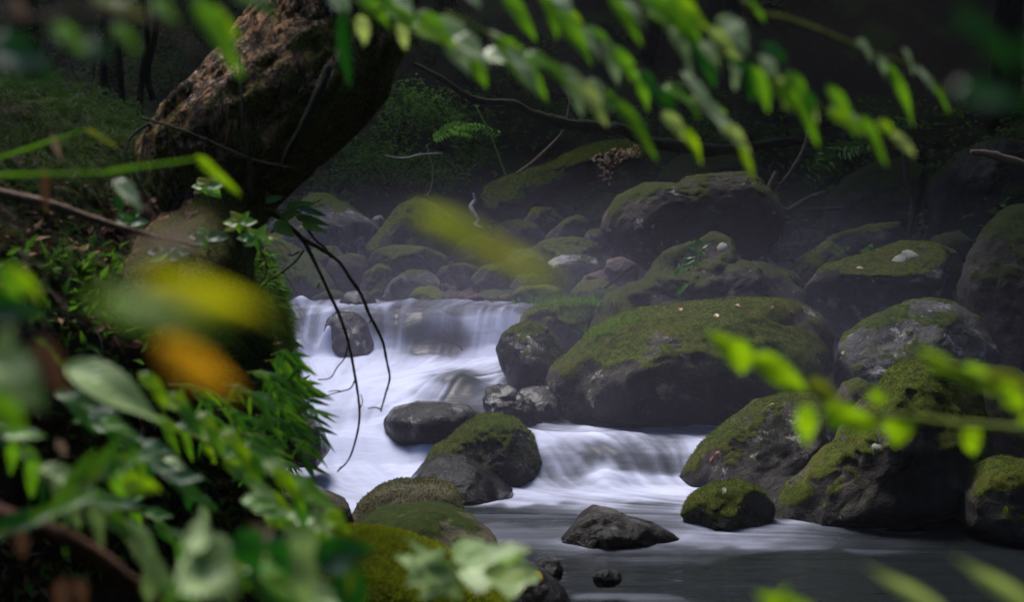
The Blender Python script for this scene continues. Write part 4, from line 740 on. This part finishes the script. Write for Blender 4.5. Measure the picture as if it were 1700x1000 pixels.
# very near blurred blades
sprig('grass_stalk', 'out of focus yellow grass blade with an orange middle before the far boulders', .56, [], [((685,350),(940,478),46,'striped')], 'leaf', roll=14, kind='blade', curl=.0)
sprig('grass_stalk', 'out of focus yellow leaf at the water edge on the left', .5, [], [((235,468),(470,530),58,'yellow')], 'leaf', roll=12, kind='lance', curl=.02)
sprig('grass_stalk', 'out of focus orange leaf in the middle of the left bank', .55, [], [((262,568),(408,662),54,'orange')], 'leaf', roll=8, kind='lance', curl=.02)
sprig('grass_stalk', 'out of focus olive leaf smear above the orange leaf', .5, [], [((150,490),(400,560),46,'bright')], 'leaf', roll=40, kind='lance', curl=.02)
sprig('grass_stalk', 'out of focus tan dead leaf before the foot of the trunk', .55, [], [((220,420),(370,365),34,'tan')], 'leaf', roll=30, kind='lance', curl=.02)
sprig('grass_stalk', 'yellowish grass blade arching in from the left edge, upper of two', 2.1, [], [((-40,275),(150,212),7,'green'),((140,212),(196,245),10,'olive')], 'leaf', roll=5, kind='blade', curl=0)
sprig('grass_stalk', 'green grass blade arching across the lower trunk, lower of two', 1.8, [], [((-40,292),(200,285),7,'green'),((160,288),(335,262),8,'green'),((325,258),(400,325),20,'bright')], 'leaf', roll=5, kind='blade', curl=0)
sprig('dead_leaf', 'rust brown curled leaf hanging upright before the pale stick', 2.2, [], [((76,272),(74,360),16,'brown')], 'leaf', roll=0, kind='lance')
sprig('dead_leaf', 'small rusty curled leaf above the upright brown one', 2.2, [], [((86,222),(102,268),13,'tan')], 'leaf', roll=0, kind='lance')
sprig('small_leaf', 'small shiny whitish leaf catching light left of the trunk foot', 2.2, [], [((190,298),(238,345),22,'pale_sheen'),((205,325),(195,355),30,'deep')], 'leaf', roll=35)
# lower left foliage
GL = 'blurred leaves of the lower left corner'
sprig('leafy_branch', 'single long pale green leaf pointing down right on the left bank', 1.7, [[(60,580),(108,606)]], [((106,604),(278,692),46,'pale',dict(kind='lance')),((60,560),(110,610),20,'green')], group=GL, roll=20)
sprig('leafy_branch', 'large very pale blurred leaf at the left edge with a brown one beside it', .95, [], [((20,540),(10,690),70,'pale'),((-30,580),(80,675),60,'pale'),((60,560),(110,660),46,'brown'),((-20,640),(40,730),56,'green')], group=GL, roll=20)
sprig('leafy_branch', 'pair of bright blurred leaves at the left edge above the pale leaf', 1.1, [], [((0,440),(35,505),34,'green'),((15,440),(70,500),26,'bright'),((-30,510),(70,520),50,'deep')], group=GL, roll=20)
def auto_sprig(label, D, path, n, L, Wd, mats, spreadd=50, seed=0, **kw):
    rr = random.Random(seed); pts = spline([(a, b, 0) for a, b in path], n); lv = []
    for i in range(n):
        a = pts[i]; b = pts[min(i+1, n-1)] if i < n-1 else 2*pts[i]-pts[i-1]; ang = math.atan2(b[1]-a[1], b[0]-a[0])+R(rr.uniform(-spreadd*.25, spreadd))*(1 if i % 2 else -.7); l = L*rr.uniform(.7, 1.25)
        lv.append(((a[0], a[1]), (a[0]+math.cos(ang)*l, a[1]+math.sin(ang)*l), Wd*rr.uniform(.75, 1.2), rr.choice(mats)))
    return sprig('leafy_branch', label, D, [path], lv, group=GL, **kw)
auto_sprig('leafy spray running from mid left down towards the banded rock, highest of the lower sprays', 2.1, [(230,620),(320,690),(400,740),(470,790),(540,850)], 17, 75, 20, ['green', 'bamboo', 'pale', 'bright'], 40, 3, roll=50, kind='lance')
auto_sprig('grey-green leafy spray crossing the dark hollow at lower left', 1.7, [(60,780),(140,830),(200,870),(240,920),(270,980)], 12, 90, 26, ['pale', 'green', 'pale'], 45, 5, roll=50)
auto_sprig('leafy spray along the bottom edge under the yellow-spotted leaf', 1.5, [(300,900),(360,920),(430,950),(520,1000)], 10, 100, 34, ['green', 'pale', 'deep', 'green'], 60, 8, roll=50)
auto_sprig('dim green leafy spray in the middle of the lower left hollow', 2.2, [(90,650),(170,700),(230,760),(290,800)], 14, 70, 20, ['deep', 'green', 'deep', 'bamboo'], 55, 11, roll=45)
auto_sprig('bright leafy spray drooping over the banded rock', 2.3, [(370,760),(440,820),(500,870),(560,930)], 14, 66, 18, ['green', 'bright', 'pale', 'bamboo'], 45, 14, roll=45, kind='lance')
auto_sprig('dark leafy spray rising at the bottom left corner', 1.6, [(-20,900),(60,860),(120,820),(170,790)], 8, 80, 30, ['deep', 'deep', 'green'], 50, 17, roll=30)
auto_sprig('lance-leaved spray at mid left beneath the orange leaf', 2.5, [(250,690),(330,730),(400,780),(440,840)], 15, 62, 14, ['bamboo', 'green', 'bamboo', 'bright'], 45, 21, roll=45, kind='lance')
auto_sprig('lance-leaved spray hanging beside the pale long leaf', 2.4, [(120,700),(200,720),(280,770),(330,840)], 14, 62, 15, ['bamboo', 'green', 'deep', 'pale'], 45, 23, roll=45, kind='lance')
auto_sprig('short spray of pale leaves against the banded rock', 2.2, [(400,830),(460,860),(530,880)], 10, 60, 18, ['green', 'pale', 'bright'], 45, 27, roll=50)
auto_sprig('dark spray low in the hollow at lower left', 2.6, [(150,830),(230,850),(300,900),(350,960)], 12, 64, 16, ['deep', 'bamboo', 'deep', 'green'], 50, 29, roll=40, kind='lance')
auto_sprig('spray of small leaves at the left edge below the large pale one', 1.9, [(-30,700),(30,740),(80,800),(110,860)], 12, 60, 20, ['green', 'deep', 'green', 'olive'], 50, 33, roll=45)
sprig('leafy_branch', 'broad green leaf with a yellow edge above the bottom left corner', 1.6, [[(200,760),(215,800)]], [((200,800),(265,812),40,'bright'),((195,770),(205,830),40,'green'),((215,815),(268,815),14,'yellow')], group=GL, roll=20)
sprig('leafy_branch', 'big pale blurred leaf with yellow and brown stains at the bottom edge', 1.3, [[(440,1010),(420,950)]], [((300,930),(400,985),80,'pale'),((390,940),(450,925),24,'yellow'),((350,890),(300,900),50,'pale'),((420,900),(450,880),50,'tan'),((400,880),(430,960),60,'deep'),((480,880),(520,1010),60,'pale'),((450,890),(480,960),40,'deep'),((520,930),(620,910),70,'deep'),((590,1020),(560,900),60,'deep'),((580,990),(585,910),10,'olive')], group=GL, roll=20)
sprig('dead_leaf', 'brown curled dead leaf hanging in the bottom left corner', 1.4, [], [((110,960),(100,1030),40,'brown'),((130,960),(140,1010),26,'brown'),((40,880),(35,930),30,'brown')], 'leaf', group=GL, roll=10)
sprig('dead_leaf', 'small tan dead leaf caught among the leaves at mid left', 1.8, [], [((95,730),(110,760),18,'tan')], 'leaf', roll=10)
stick('fallen_branch', 'thick blurred brown branch crossing the bottom left corner', [(-20,850,1.7),(100,890,1.7),(180,940,1.75),(270,1010,1.8)], [.012, .011, .009], 'twig', 'branch')
stick('stem', 'thin upright brown stem at the bottom edge among the leaves', [(470,1020,2.0),(478,960,2.0),(472,930,2.0)], [.005, .004], 'twig', 'stem')

# ------------------------------------------------------------------ bamboo grass along the bank edge
GBm = 'bamboo grass along the bank edge'
def bamboo(i, bx, by, tx, ty, D, label, n=13, L=46, Wd=7):
    rr = random.Random(i*13+1); path = [(bx, by), ((bx+tx)/2, min(by, ty)-12+(by+ty)/2*0+abs(ty-by)*.3), (tx, ty)]; lv = []
    pts = spline([(a, b, 0) for a, b in path], n+2)
    for k in range(2, n+2):
        a = pts[k]; ang = R(rr.uniform(5, 60)) if rr.random() < .8 else R(rr.uniform(90, 150)); l = L*rr.uniform(.6, 1.3); lv.append(((a[0], a[1]), (a[0]+math.cos(ang)*l, a[1]+math.sin(ang)*l), Wd*rr.uniform(.8, 1.25), rr.choice(['bamboo', 'bamboo', 'bamboo', 'green'])))
    return sprig('bamboo_grass', label, D, [path], lv, 'plant', GBm, r=.0018, kind='lance', roll=rr.uniform(10, 40), curl=.2)
spots = [(440,600,505,640),(445,620,520,680),(450,650,530,720),(440,640,480,700),(430,660,495,740),(425,690,505,770),(410,620,470,660),(400,650,450,720),(390,690,455,770),(370,640,440,690),(360,680,420,750),(400,720,480,800),(340,720,420,800),(320,650,390,700),(450,590,500,605),(300,700,370,770),(280,640,350,690),(440,700,520,745)]
where = ['highest of those leaning over the white water', 'reaching farthest over the white water', 'overhanging the dark wet rock', 'upright just inside the edge', 'drooping beside the dark wet rock', 'lowest overhanging the stream', 'below the hanging grass', 'in the middle of the clump', 'low in the clump above the banded rock', 'left of the clump centre', 'dim, behind the lower leaves', 'lowest of all, touching the pale spray', 'low on the bank left of the others', 'right of the orange leaf', 'first below the hanging grass at the edge', 'deep in the hollow of the bank', 'leftmost, under the orange leaf', 'pointing at the tip of the drooping twig']
for i, ((a, b, c_, d_), wh) in enumerate(zip(spots, where)):
    bamboo(i, a, b, c_, d_, 3.55-.06*(i % 4) if a < 420 else 4.2, 'narrow-leaved bamboo grass stem '+wh)
sprig('twig_leaves', 'small green leaves at the base of the drooping twig by the trunk', 4.9, [[(420,340),(470,350),(540,340)]], [((475,345),(520,335),18,'green'),((465,360),(500,350),14,'green'),((445,350),(478,365),14,'green'),((490,360),(548,372),16,'bamboo'),((500,372),(545,385),14,'green'),((455,370),(490,392),26,'green'),((495,345),(545,358),12,'bamboo'),((440,335),(470,325),14,'bamboo'),((418,437),(432,446),7,'bright')], 'leafy twig', roll=25)
for i, (x, y, l) in enumerate([(400,370,'small lobed seedling at the foot of the trunk'), (345,310,'tiny pale seedling on the mossy root of the trunk'), (430,395,'small drooping green plant below the trunk foot'), (345,395,'broad dark-leaved plant on the litter left of the trunk foot'), (280,420,'dim wide-leaved plant in the litter of the bank'), (215,370,'small dark plant in the hollow beside the pale stick')]):
    rr = random.Random(i+50); lv = [((x, y), (x+math.cos(a)*rr.uniform(24, 40), y+math.sin(a)*rr.uniform(14, 26)), rr.uniform(14, 22), rr.choice(['green', 'deep', 'bamboo', 'deep'] if i > 2 else ['green', 'bamboo', 'olive'])) for a in np.linspace(-3, 2.6, 7)]
    sprig('seedling', l, 4.3 if x > 330 else 3.9, [[(x+4, y+40), (x+2, y+20), (x, y)]], lv, 'plant', roll=35, r=.002)

# ------------------------------------------------------------------ far bank: wood, plants
o = rk('log', 'thick fallen log blanketed in bright moss lying up the far bank', [(798,330),(808,306),(840,292),(885,280),(930,262),(985,240),(1060,226),(1090,240),(1060,268),(1000,295),(920,325),(850,352),(805,352)], 15.6, .45, 'vgreen', name='mossy_log', amp=.1, tilt=.3, cat='log', facet=.1, lv=6, sm=1)
moss_tufts('log', 9000, .02)
stick('dead_branch', 'long dark dead bough sagging from the trunk to behind the perched boulder', [(688,105,12.5),(730,128,12.5),(790,165,12.6),(850,172,12.7),(900,195,12.8),(960,208,13),(1030,215,13.2),(1090,238,13.4),(1200,248,13.6),(1330,232,13.8)], [.014, .024, .032, .042, .052, .06, .062, .06, .05], 'dark', 'branch', n=80, wob=.6)
stick('driftwood', 'knobbly bleached white driftwood stick standing on the far bank', [(785,320,14.2),(788,332,14.2),(782,345,14.15),(790,358,14.1),(793,366,14.1),(790,374,14.05),(800,378,14)], [.010, .018, .024, .017, .022, .016, .010], 'white', n=40, wob=.5)
stick('stick', 'long straight green stalk leaning before the undergrowth', [(790,175,14.6),(815,225,14.6),(832,270,14.6),(840,292,14.6)], [.012, .012, .014], 'green')
stick('stick', 'slanting brown stick rising from the mossy log', [(858,288,14.8),(885,268,14.8),(915,240,14.8),(935,215,14.8),(945,170,14.8),(942,150,14.8)], [.016, .014, .012, .008], 'pale')
stick('stick', 'thin pale twig lying level in the undergrowth', [(640,258,14.5),(670,262,14.5),(700,256,14.5),(735,254,14.5)], [.006, .010, .007], 'white')
stick('stick', 'thin bent twig standing below the level pale twig', [(708,240,14.6),(718,280,14.6),(716,310,14.6),(708,325,14.6)], [.008, .007], 'pale')
stick('stick', 'dark stick propped under the left end of the perched boulder', [(1052,442,11.5),(1030,458,11.5),(1005,478,11.4)], [.014, .012, .008], 'dark')
stick('fallen_branch', 'pale stripped branch jutting in from the right edge above the boulders', [(1612,252,11),(1640,255,11),(1670,264,11),(1740,285,11)], [.02, .032, .035, .035], 'pale', 'branch')
stick('twig', 'small forked twig stuck in the fall above the white pool', [(735,548,11.55),(750,562,11.5),(768,582,11.5)], [.006, .008, .007], 'twig', 'twig')
for i, (pts, lab) in enumerate([([(1250,380),(1300,355),(1340,330),(1370,318)], 'gnarled root crossing the gap right of the perched boulder'), ([(1290,285),(1275,320),(1282,345),(1310,352)], 'thin root curling beside the perched boulder'), ([(1270,345),(1310,350),(1350,348),(1400,345)], 'level root behind the perched boulder'), ([(1345,215),(1335,250),(1310,290),(1285,320)], 'slanting bare root above the gap'), ([(1292,375),(1320,372),(1330,390),(1322,412)], 'short arching root over the gap beside the outcrop'), ([(1240,412),(1290,410),(1340,405),(1360,400)], 'low bare root lying behind the small brown stone'), ([(1500,230),(1505,290),(1515,340),(1505,400)], 'dim upright root in the shade above the lichen slab')]):
    stick('root', lab, [(a, b, 13.0) for a, b in pts], [.03, .028, .022, .015], 'vine', 'root', group='roots right of the perched boulder')
# undergrowth on the hill
def hill_leaves(n, x0, x1, y0, y1, hmax, thr, seed, lo, hi):
    xs_ = rng.uniform(x0, x1, n); ys_ = rng.uniform(y0, y1, n); m = fbm(np.stack([xs_*.8, ys_*.8, xs_*0], 1), seed, 3) > thr; xs_, ys_ = xs_[m], ys_[m]
    z = ground(xs_, ys_)+rng.random(len(xs_))**1.5*hmax*(.5+.5*fbm(np.stack([xs_*1.7, ys_*1.7, xs_*0], 1), seed+4, 2)); p = np.stack([xs_, ys_, z], 1)
    d = rng.normal(0, 1, (len(p), 3))*np.array([1, 1, .3])+np.array([0, -.3, -.15]); L = rng.uniform(lo, hi, len(p)); return leafcloud(p, d, L, L*.55)
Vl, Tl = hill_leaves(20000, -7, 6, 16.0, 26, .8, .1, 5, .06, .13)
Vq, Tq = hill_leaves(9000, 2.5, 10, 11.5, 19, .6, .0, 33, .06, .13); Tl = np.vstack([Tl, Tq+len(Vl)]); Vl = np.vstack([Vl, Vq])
tag(link('undergrowth', mesh('undergrowth', Vl, Tl, ML['shadeunder'], False)), 'dim leafy undergrowth covering the slope behind the far bank', 'undergrowth', kind='stuff')
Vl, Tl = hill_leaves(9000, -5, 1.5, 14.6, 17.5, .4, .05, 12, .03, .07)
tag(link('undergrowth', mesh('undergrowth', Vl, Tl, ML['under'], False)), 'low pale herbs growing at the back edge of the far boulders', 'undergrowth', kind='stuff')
def shrub(label, px, py, D, w_, h_, n, mat='shadeunder', lf=.06, name='shrub', group='shrubs on the far slope', stems=4):
    c = P(px, py, D); o = empty(name, (c[0], c[1], c[2])); tag(o, label, 'shrub', group); tips = [c+np.array([rng.normal(0, w_*.4), rng.normal(0, w_*.3), h_*rng.uniform(.7, 1.1)]) for _ in range(stems)]
    tubes('stem', [([c, (c+t)/2+rng.normal(0, .05, 3), t], [.010, .007, .003], dict(n=10, k=5)) for t in tips], MW['dark'], o)
    ks = rng.integers(0, stems, n); f = rng.uniform(.3, 1.05, n)[:, None]; p = c*(1-f)+np.array(tips)[ks]*f+rng.normal(0, w_*.22, (n, 3))*np.array([1, 1, .5])
    d = rng.normal(0, 1, (n, 3))*np.array([1, 1, .3])+np.array([0, 0, -.25]); L = rng.uniform(lf*.6, lf*1.3, n); Vl, Tl = leafcloud(p, d, L, L*.5); link('foliage', mesh('foliage', Vl-c, Tl, ML[mat], False), o); return o
for a in [('leafy shrub beside the right edge of the leaning trunk', 660, 240, 15.5, .7, .6, 700), ('spreading shrub with light leaves above the level pale twig', 740, 235, 15.2, .6, .5, 600), ('low shrub behind the humped mossy boulder', 730, 320, 15.8, .8, .4, 700), ('low shrub at the foot of the slope right of the trunk', 560, 320, 16, .9, .5, 800), ('shrub of small leaves in the middle of the undergrowth', 640, 315, 16.2, .8, .6, 700), ('tall thin shrub behind the white driftwood', 780, 300, 16.5, .5, .9, 500), ('dim shrub above the sagging dead bough', 860, 150, 19, 1., .8, 700), ('dim shrub high on the slope left of the top leaves', 720, 110, 19, 1., .8, 700), ('shrub over the mossy log', 960, 230, 17, .8, .5, 600), ('dim shrub behind the perched boulder', 1130, 260, 17, 1., .5, 600), ('misty shrub in the upper left gap beside the trunk', 290, 180, 18, 1.2, .7, 900), ('misty shrub at the far upper left behind the stems', 150, 170, 19, 1.4, 1., 1000), ('dark shrub in the upper left corner background', 60, 120, 21, 1.6, 1.2, 900), ('dark leafy shrub high between the stems and the trunk', 260, 90, 22, 1.6, 1., 900)]:
    shrub(*a)
def fern(label, px, py, D, tx, ty, mat='fern', pairs=16, L=.16, n_f=3):
    o = empty('fern', P(px, py, D)); tag(o, label, 'fern', 'fern fronds on the slopes'); base_ = P(px, py, D)
    for k in range(n_f):
        tip = P(tx, ty+k*14, D-.1*k); mid = (base_+tip)/2+np.array([0, 0, .08]); c_ = spline([base_, mid, tip], pairs); T = np.gradient(c_, axis=0); T /= np.linalg.norm(T, axis=1)[:, None]
        s = np.cross(T, np.array([0, -.5, 1.])); s /= np.linalg.norm(s, axis=1)[:, None]; l = L*np.sin(np.linspace(.35, 1, pairs)*math.pi*.93)+.02
        Vl, Tl = leafcloud(np.vstack([c_, c_]), np.vstack([s+T*.4, -s+T*.4]), np.concatenate([l, l]), np.concatenate([l, l])*.28); link('frond', mesh('frond', Vl-base_, Tl, ML[mat], False), o)
    return o
fern('bright fern frond lit among the shrubs above the level twig', 720, 230, 14.6, 790, 212, L=.14, n_f=2)
fern('green fern frond left of the bright one on the slope', 830, 222, 14.8, 735, 222, L=.12, n_f=1)
fern('dim layered fern hanging right of the perched boulder', 1440, 240, 12.5, 1335, 282, mat='shadefern', L=.13, n_f=3)
fern('dark fern high on the right above the boulders', 1540, 205, 13.5, 1400, 225, mat='shadefern', L=.13, n_f=2)
# dried hydrangea
hy = empty('dried_flower', P(1010, 300, 14.4)); tag(hy, 'dried pinkish brown flower head with tiny papery blooms before the dark slope', 'dried flower')
tubes('stem', [([P(1010, 300, 14.4), P(1015, 270, 14.4), P(1030, 255, 14.4)], [.008, .004], dict(n=8, k=5)), ([P(1012, 280, 14.4), P(1040, 262, 14.4), P(1060, 248, 14.4)], [.005, .003], dict(n=8, k=5))], MW['vine'], hy)
cl = []
for _ in range(70):
    t_ = random.random(); cl.append(P(988+t_*70+random.gauss(0, 4), 266-t_*14+random.gauss(0, 6), 14.35+random.gauss(0, .05)))
for _ in range(14): cl.append(P(1008+random.gauss(0, 5), 292+random.gauss(0, 7), 14.4))
for q_ in cl:
    q_ = np.repeat(q_[None], 5, 0); Vl, Tl = leafcloud(q_, rng.normal(0, 1, q_.shape), .028, .022); link('bloom', mesh('bloom', Vl-np.array(hy.location), Tl, ML['seed'], False), hy)
# tufts of grass and the vine on boulders
def tuft(label, key, px, py, n, L, spread=.03, droop=1.6):
    h, nrm = on_rock(key, px, py)
    if h is None: return
    p = np.array(h)+rng.normal(0, 1, (n, 3))*np.array([spread*2, spread, 0]); o = blades('grass_tuft', p, np.tile(np.array([0, -.25, 1.]), (n, 1)), L, .005, droop, ML['fern'], None, .45, 5)
    return tag(o, label, 'grass tuft', 'grass tufts on boulders')
tuft('wide fringe of pale grass hanging over the dark mossy rock', 'grassy', 955, 506, 260, .16, .10, 2.4)
tuft('thin tuft of grass on the left shoulder of the largest boulder', 'main', 1000, 556, 60, .12, .03, .8)
tuft('sparse tuft of grass higher on the shoulder of the largest boulder', 'main', 1050, 540, 50, .10, .04, .8)
vn = empty('climbing_vine', P(1160, 415, 10.2)); tag(vn, 'small leafy vine trailing down the face of the layered outcrop', 'vine')
tubes('stem', [([P(1165, 408, 10.25), P(1158, 430, 10.2), P(1150, 460, 10.15), P(1135, 480, 10.1)], [.004, .003, .002], dict(n=14, k=5))], MW['green'], vn)
for b, t in [((1162,412),(1180,402)),((1160,415),(1140,408)),((1158,420),(1175,428)),((1155,425),(1135,428)),((1155,430),(1130,440)),((1150,440),(1125,448)),((1150,435),(1165,445)),((1128,445),(1118,460)),((1132,440),(1140,455)),((1140,475),(1120,490)),((1135,480),(1128,495)),((1142,472),(1130,478)),((1165,405),(1150,396))]: leaf(vn, b, t, 10.15, 8, 'deep' if b[0] % 2 else 'bamboo', 30)
# lichen, dead leaves lying on rocks
def on_patch(key, px, py, r, name, label, mat, cat='leaf', group=None, part=False, L=1.5):
    h, nrm = on_rock(key, px, py)
    if h is None: return
    h = np.array(h); nrm = np.array(nrm); nrm = nrm/np.linalg.norm(nrm); a = np.cross(nrm, [0, 1, .3]); a /= np.linalg.norm(a); b = np.cross(nrm, a)
    if part:
        k = 20; V = [nrm*.006]+[(a*math.cos(t)+b*math.sin(t))*r*random.uniform(.8, 1.1)+nrm*.003 for t in np.linspace(0, 2*math.pi, k, endpoint=False)]; F = [(0, 1+i, 1+(i+1) % k) for i in range(k)]
        F += [(1+(i+1) % k, 1+i, k+1+i, k+1+(i+1) % k) for i in range(k)]; V += [v*1.02-nrm*.03 for v in V[1:k+1]]
        o = link(name, mesh(name, np.array(V)+h-np.array(ROCK[key][0].location), F, mat), ROCK[key][0]); return o
    V, F, UV = leafVF(r*2, r*L*.7, 'ovate', .25, .3, random.random()*6); t = random.uniform(0, 6.3); x = a*math.cos(t)+b*math.sin(t); y = np.cross(nrm, x)
    o = link(name, mesh(name, V[:, :1]*x+(V[:, 1:2]-r)*y+(V[:, 2:]+.006)*nrm, F, mat), None, h); return tag(o, label, cat, group)
lich = wood_mat('pale_lichen', (.15, .155, .125), (.23, .235, .2), 80)
on_patch('slab', 1520, 424, .095, 'lichen_patch', '', lich, part=True); on_patch('slab', 1490, 434, .075, 'lichen_patch', '', lich, part=True)
on_patch('fore_right', 1458, 742, .03, 'lichen_patch', '', lich, part=True); on_patch('outcrop', 1200, 412, .05, 'lichen_patch', '', lich, part=True)
DL = 'dead leaves lying on boulders'
for key, px, py, r, m, lab in [('main', 1185, 524, .05, 'tan', 'large pinkish dead leaf on top of the largest boulder'), ('main', 1130, 515, .03, 'brown', 'small brown leaf left of the pinkish one on the largest boulder'), ('main', 1280, 512, .025, 'brown', 'small brown leaf on the right crown of the largest boulder'), ('main', 1312, 516, .03, 'brown', 'tan leaf at the right end of the largest boulder crown'), ('main', 1225, 508, .025, 'brown', 'small tan leaf at the middle of the largest boulder crown'), ('main', 1010, 572, .03, 'brown', 'brown leaf caught on the left shoulder of the largest boulder'), ('pale_stripe', 1275, 676, .04, 'tan', 'tan leaf at the top of the pale-streaked boulder'), ('pale_stripe', 1182, 762, .02, 'red', 'red-brown leaf on the pale streak of the boulder'), ('pale_stripe', 1192, 752, .018, 'red', 'second red-brown leaf higher on the pale streak'), ('moss_wet', 1202, 818, .025, 'pale_sheen', 'pale round leaf on the small moss-capped rock'), ('leafy_dark', 868, 975, .03, 'red', 'bright rust red leaf on the dark rock at the bottom'), ('leafy_dark', 845, 955, .03, 'brown', 'brown leaf above the rust red one'), ('leafy_dark', 855, 985, .035, 'tan', 'wrinkled tan leaf beside the rust red one'), ('leafy_dark', 895, 958, .025, 'orange', 'orange leaf at the pool edge of the dark rock'), ('slab', 1430, 446, .04, 'tan', 'tan leaf on the lower mossy top of the lichen slab'), ('greyslope', 1400, 585, .03, 'olive', 'yellowish leaf on the lower edge of the grey sloping boulder'), ('right_edge', 1670, 850, .025, 'olive', 'small yellow leaf on the round boulder at the right edge')]:
    on_patch(key, px, py, r, 'dead_leaf', lab, ML[m], 'leaf', DL)

# ------------------------------------------------------------------ background trees and the unseen canopy added to shade the gorge
def tree_(label, x, y, h, r, lean=0., crown=2.6, n=1500):
    z0 = float(ground(np.array([x]), np.array([y]))[0])-.1; o = empty('forest_tree', (x, y, z0)); tag(o, label, 'tree', 'dark trees on the far slope'); b = np.array([x, y, z0]); t = b+np.array([lean, 0, h])
    tubes('trunk', [([b, b*.6+t*.4+np.array([.1, 0, 0]), t], [r*1.25, r, r*.55], dict(n=24, k=12, wob=.25, seed=int(x*7+50))), ([b*.35+t*.65, b*.2+t*.8+np.array([.9, -.3, 0]), t+np.array([1.6, -.6, .4])], [r*.45, r*.3, r*.15], dict(n=10, k=7)), ([b*.45+t*.55, b*.3+t*.7+np.array([-.8, -.3, 0]), t+np.array([-1.5, -.5, 0])], [r*.4, r*.3, r*.15], dict(n=10, k=7))], MW['dark'], o)
    cl = rng.normal(0, 1, (14, 3))*np.array([crown*.5, crown*.5, crown*.28])+t; p = cl[rng.integers(0, 14, n)]+rng.normal(0, .45, (n, 3)); L = rng.uniform(.18, .4, n); Vl, Tl = leafcloud(p, rng.normal(0, 1, (n, 3)), L, L*.6); link('crown', mesh('crown', Vl-b, Tl, ML['canopy'], False), o)
for a in [('slim misty tree in the upper left gap, left of the stems', -6.0, 21, 8, .14), ('dark slim tree at the far upper left edge', -7.6, 22, 8, .18), ('misty tree trunk between the stems and the leaning trunk', -5.0, 23, 8, .13), ('dim trunk behind the stems at upper left', -5.7, 25, 8, .16), ('dim slender tree on the slope right of the trunk', -1.0, 21, 8, .13, .6), ('dark tree high on the slope at top centre', .6, 22, 8, .18), ('dim tree on the dark slope right of top centre', 3.0, 20, 8, .2, -.4), ('dark tree near the upper right corner', 6.4, 18.5, 8, .16), ('slanting slim tree on the slope behind the sagging bough', 1.8, 19.5, 8, .1, 1.0)]:
    tree_(*a)
n = 11000; pc = np.stack([rng.uniform(-22, 22, n), rng.uniform(-14, 36, n), rng.uniform(7.0, 10.5, n)], 1)
e1 = ((pc[:, 0]+1.35+.12*(pc[:, 1]-7))/2.95)**2+((pc[:, 1]-9.6)/8.4)**2; e1 = e1+.5*fbm(pc*.5, 91, 3); e2 = ((pc[:, 0]+1.4)/3.3)**2+((pc[:, 1]-.8)/3.6)**2; pc = pc[(e1 > 1) & (e2 > 1)]  # openings shaped to let light onto the stream, trunk and near leaves
L = rng.uniform(.7, 1.5, len(pc)); Vl, Tl = leafcloud(pc, rng.normal(0, 1, (len(pc), 3))*np.array([1, 1, .35]), L, L*.75)
tag(link('shading_canopy', mesh('shading_canopy', Vl, Tl, ML['canopy'], False)), 'unseen leafy canopy added over the gorge to shade it, openings shaped for light', 'canopy', kind='stuff')

# ------------------------------------------------------------------ mist
bm = bmesh.new(); bmesh.ops.create_cube(bm, size=1); hm = bpy.data.meshes.new('haze'); bm.to_mesh(hm); bm.free()
t = NT('mist'); t.t.nodes.remove(t.b); pv = t.n('VolumePrincipled', {'Color': (.86, .85, .92), 'Density': .0006, 'Anisotropy': .2}); t.put(t.o.inputs['Volume'], pv.outputs[0]); hm.materials.append(t.m)
hz = link('haze', hm, None, (0, 17, 7.0)); hz.scale = (70, 72, 18); tag(hz, 'thin bluish mist hanging over the stream', 'mist', kind='stuff')

bm = bmesh.new(); bmesh.ops.create_icosphere(bm, subdivisions=4, radius=1); sm_ = bpy.data.meshes.new('haze'); bm.to_mesh(sm_); bm.free()
t = NT('spray_mist'); t.t.nodes.remove(t.b); r_ = t.n('VectorMath', {0: t.n('TexCoord').outputs['Object']}, operation='LENGTH').outputs['Value']
dn = t.math('POWER', t.math('SUBTRACT', 1., r_, True), 1.3); pv = t.n('VolumePrincipled', {'Color': (.74, .72, 1.), 'Density': t.math('MULTIPLY', dn, .078), 'Anisotropy': .1}); t.put(t.o.inputs['Volume'], pv.outputs[0]); sm_.materials.append(t.m)
hz = link('haze', sm_, None, (.6, 11.0, .2)); hz.scale = (6.5, 5.0, 1.9); tag(hz, 'low bank of pale spray mist lying over the falls and far boulders', 'mist', kind='stuff')
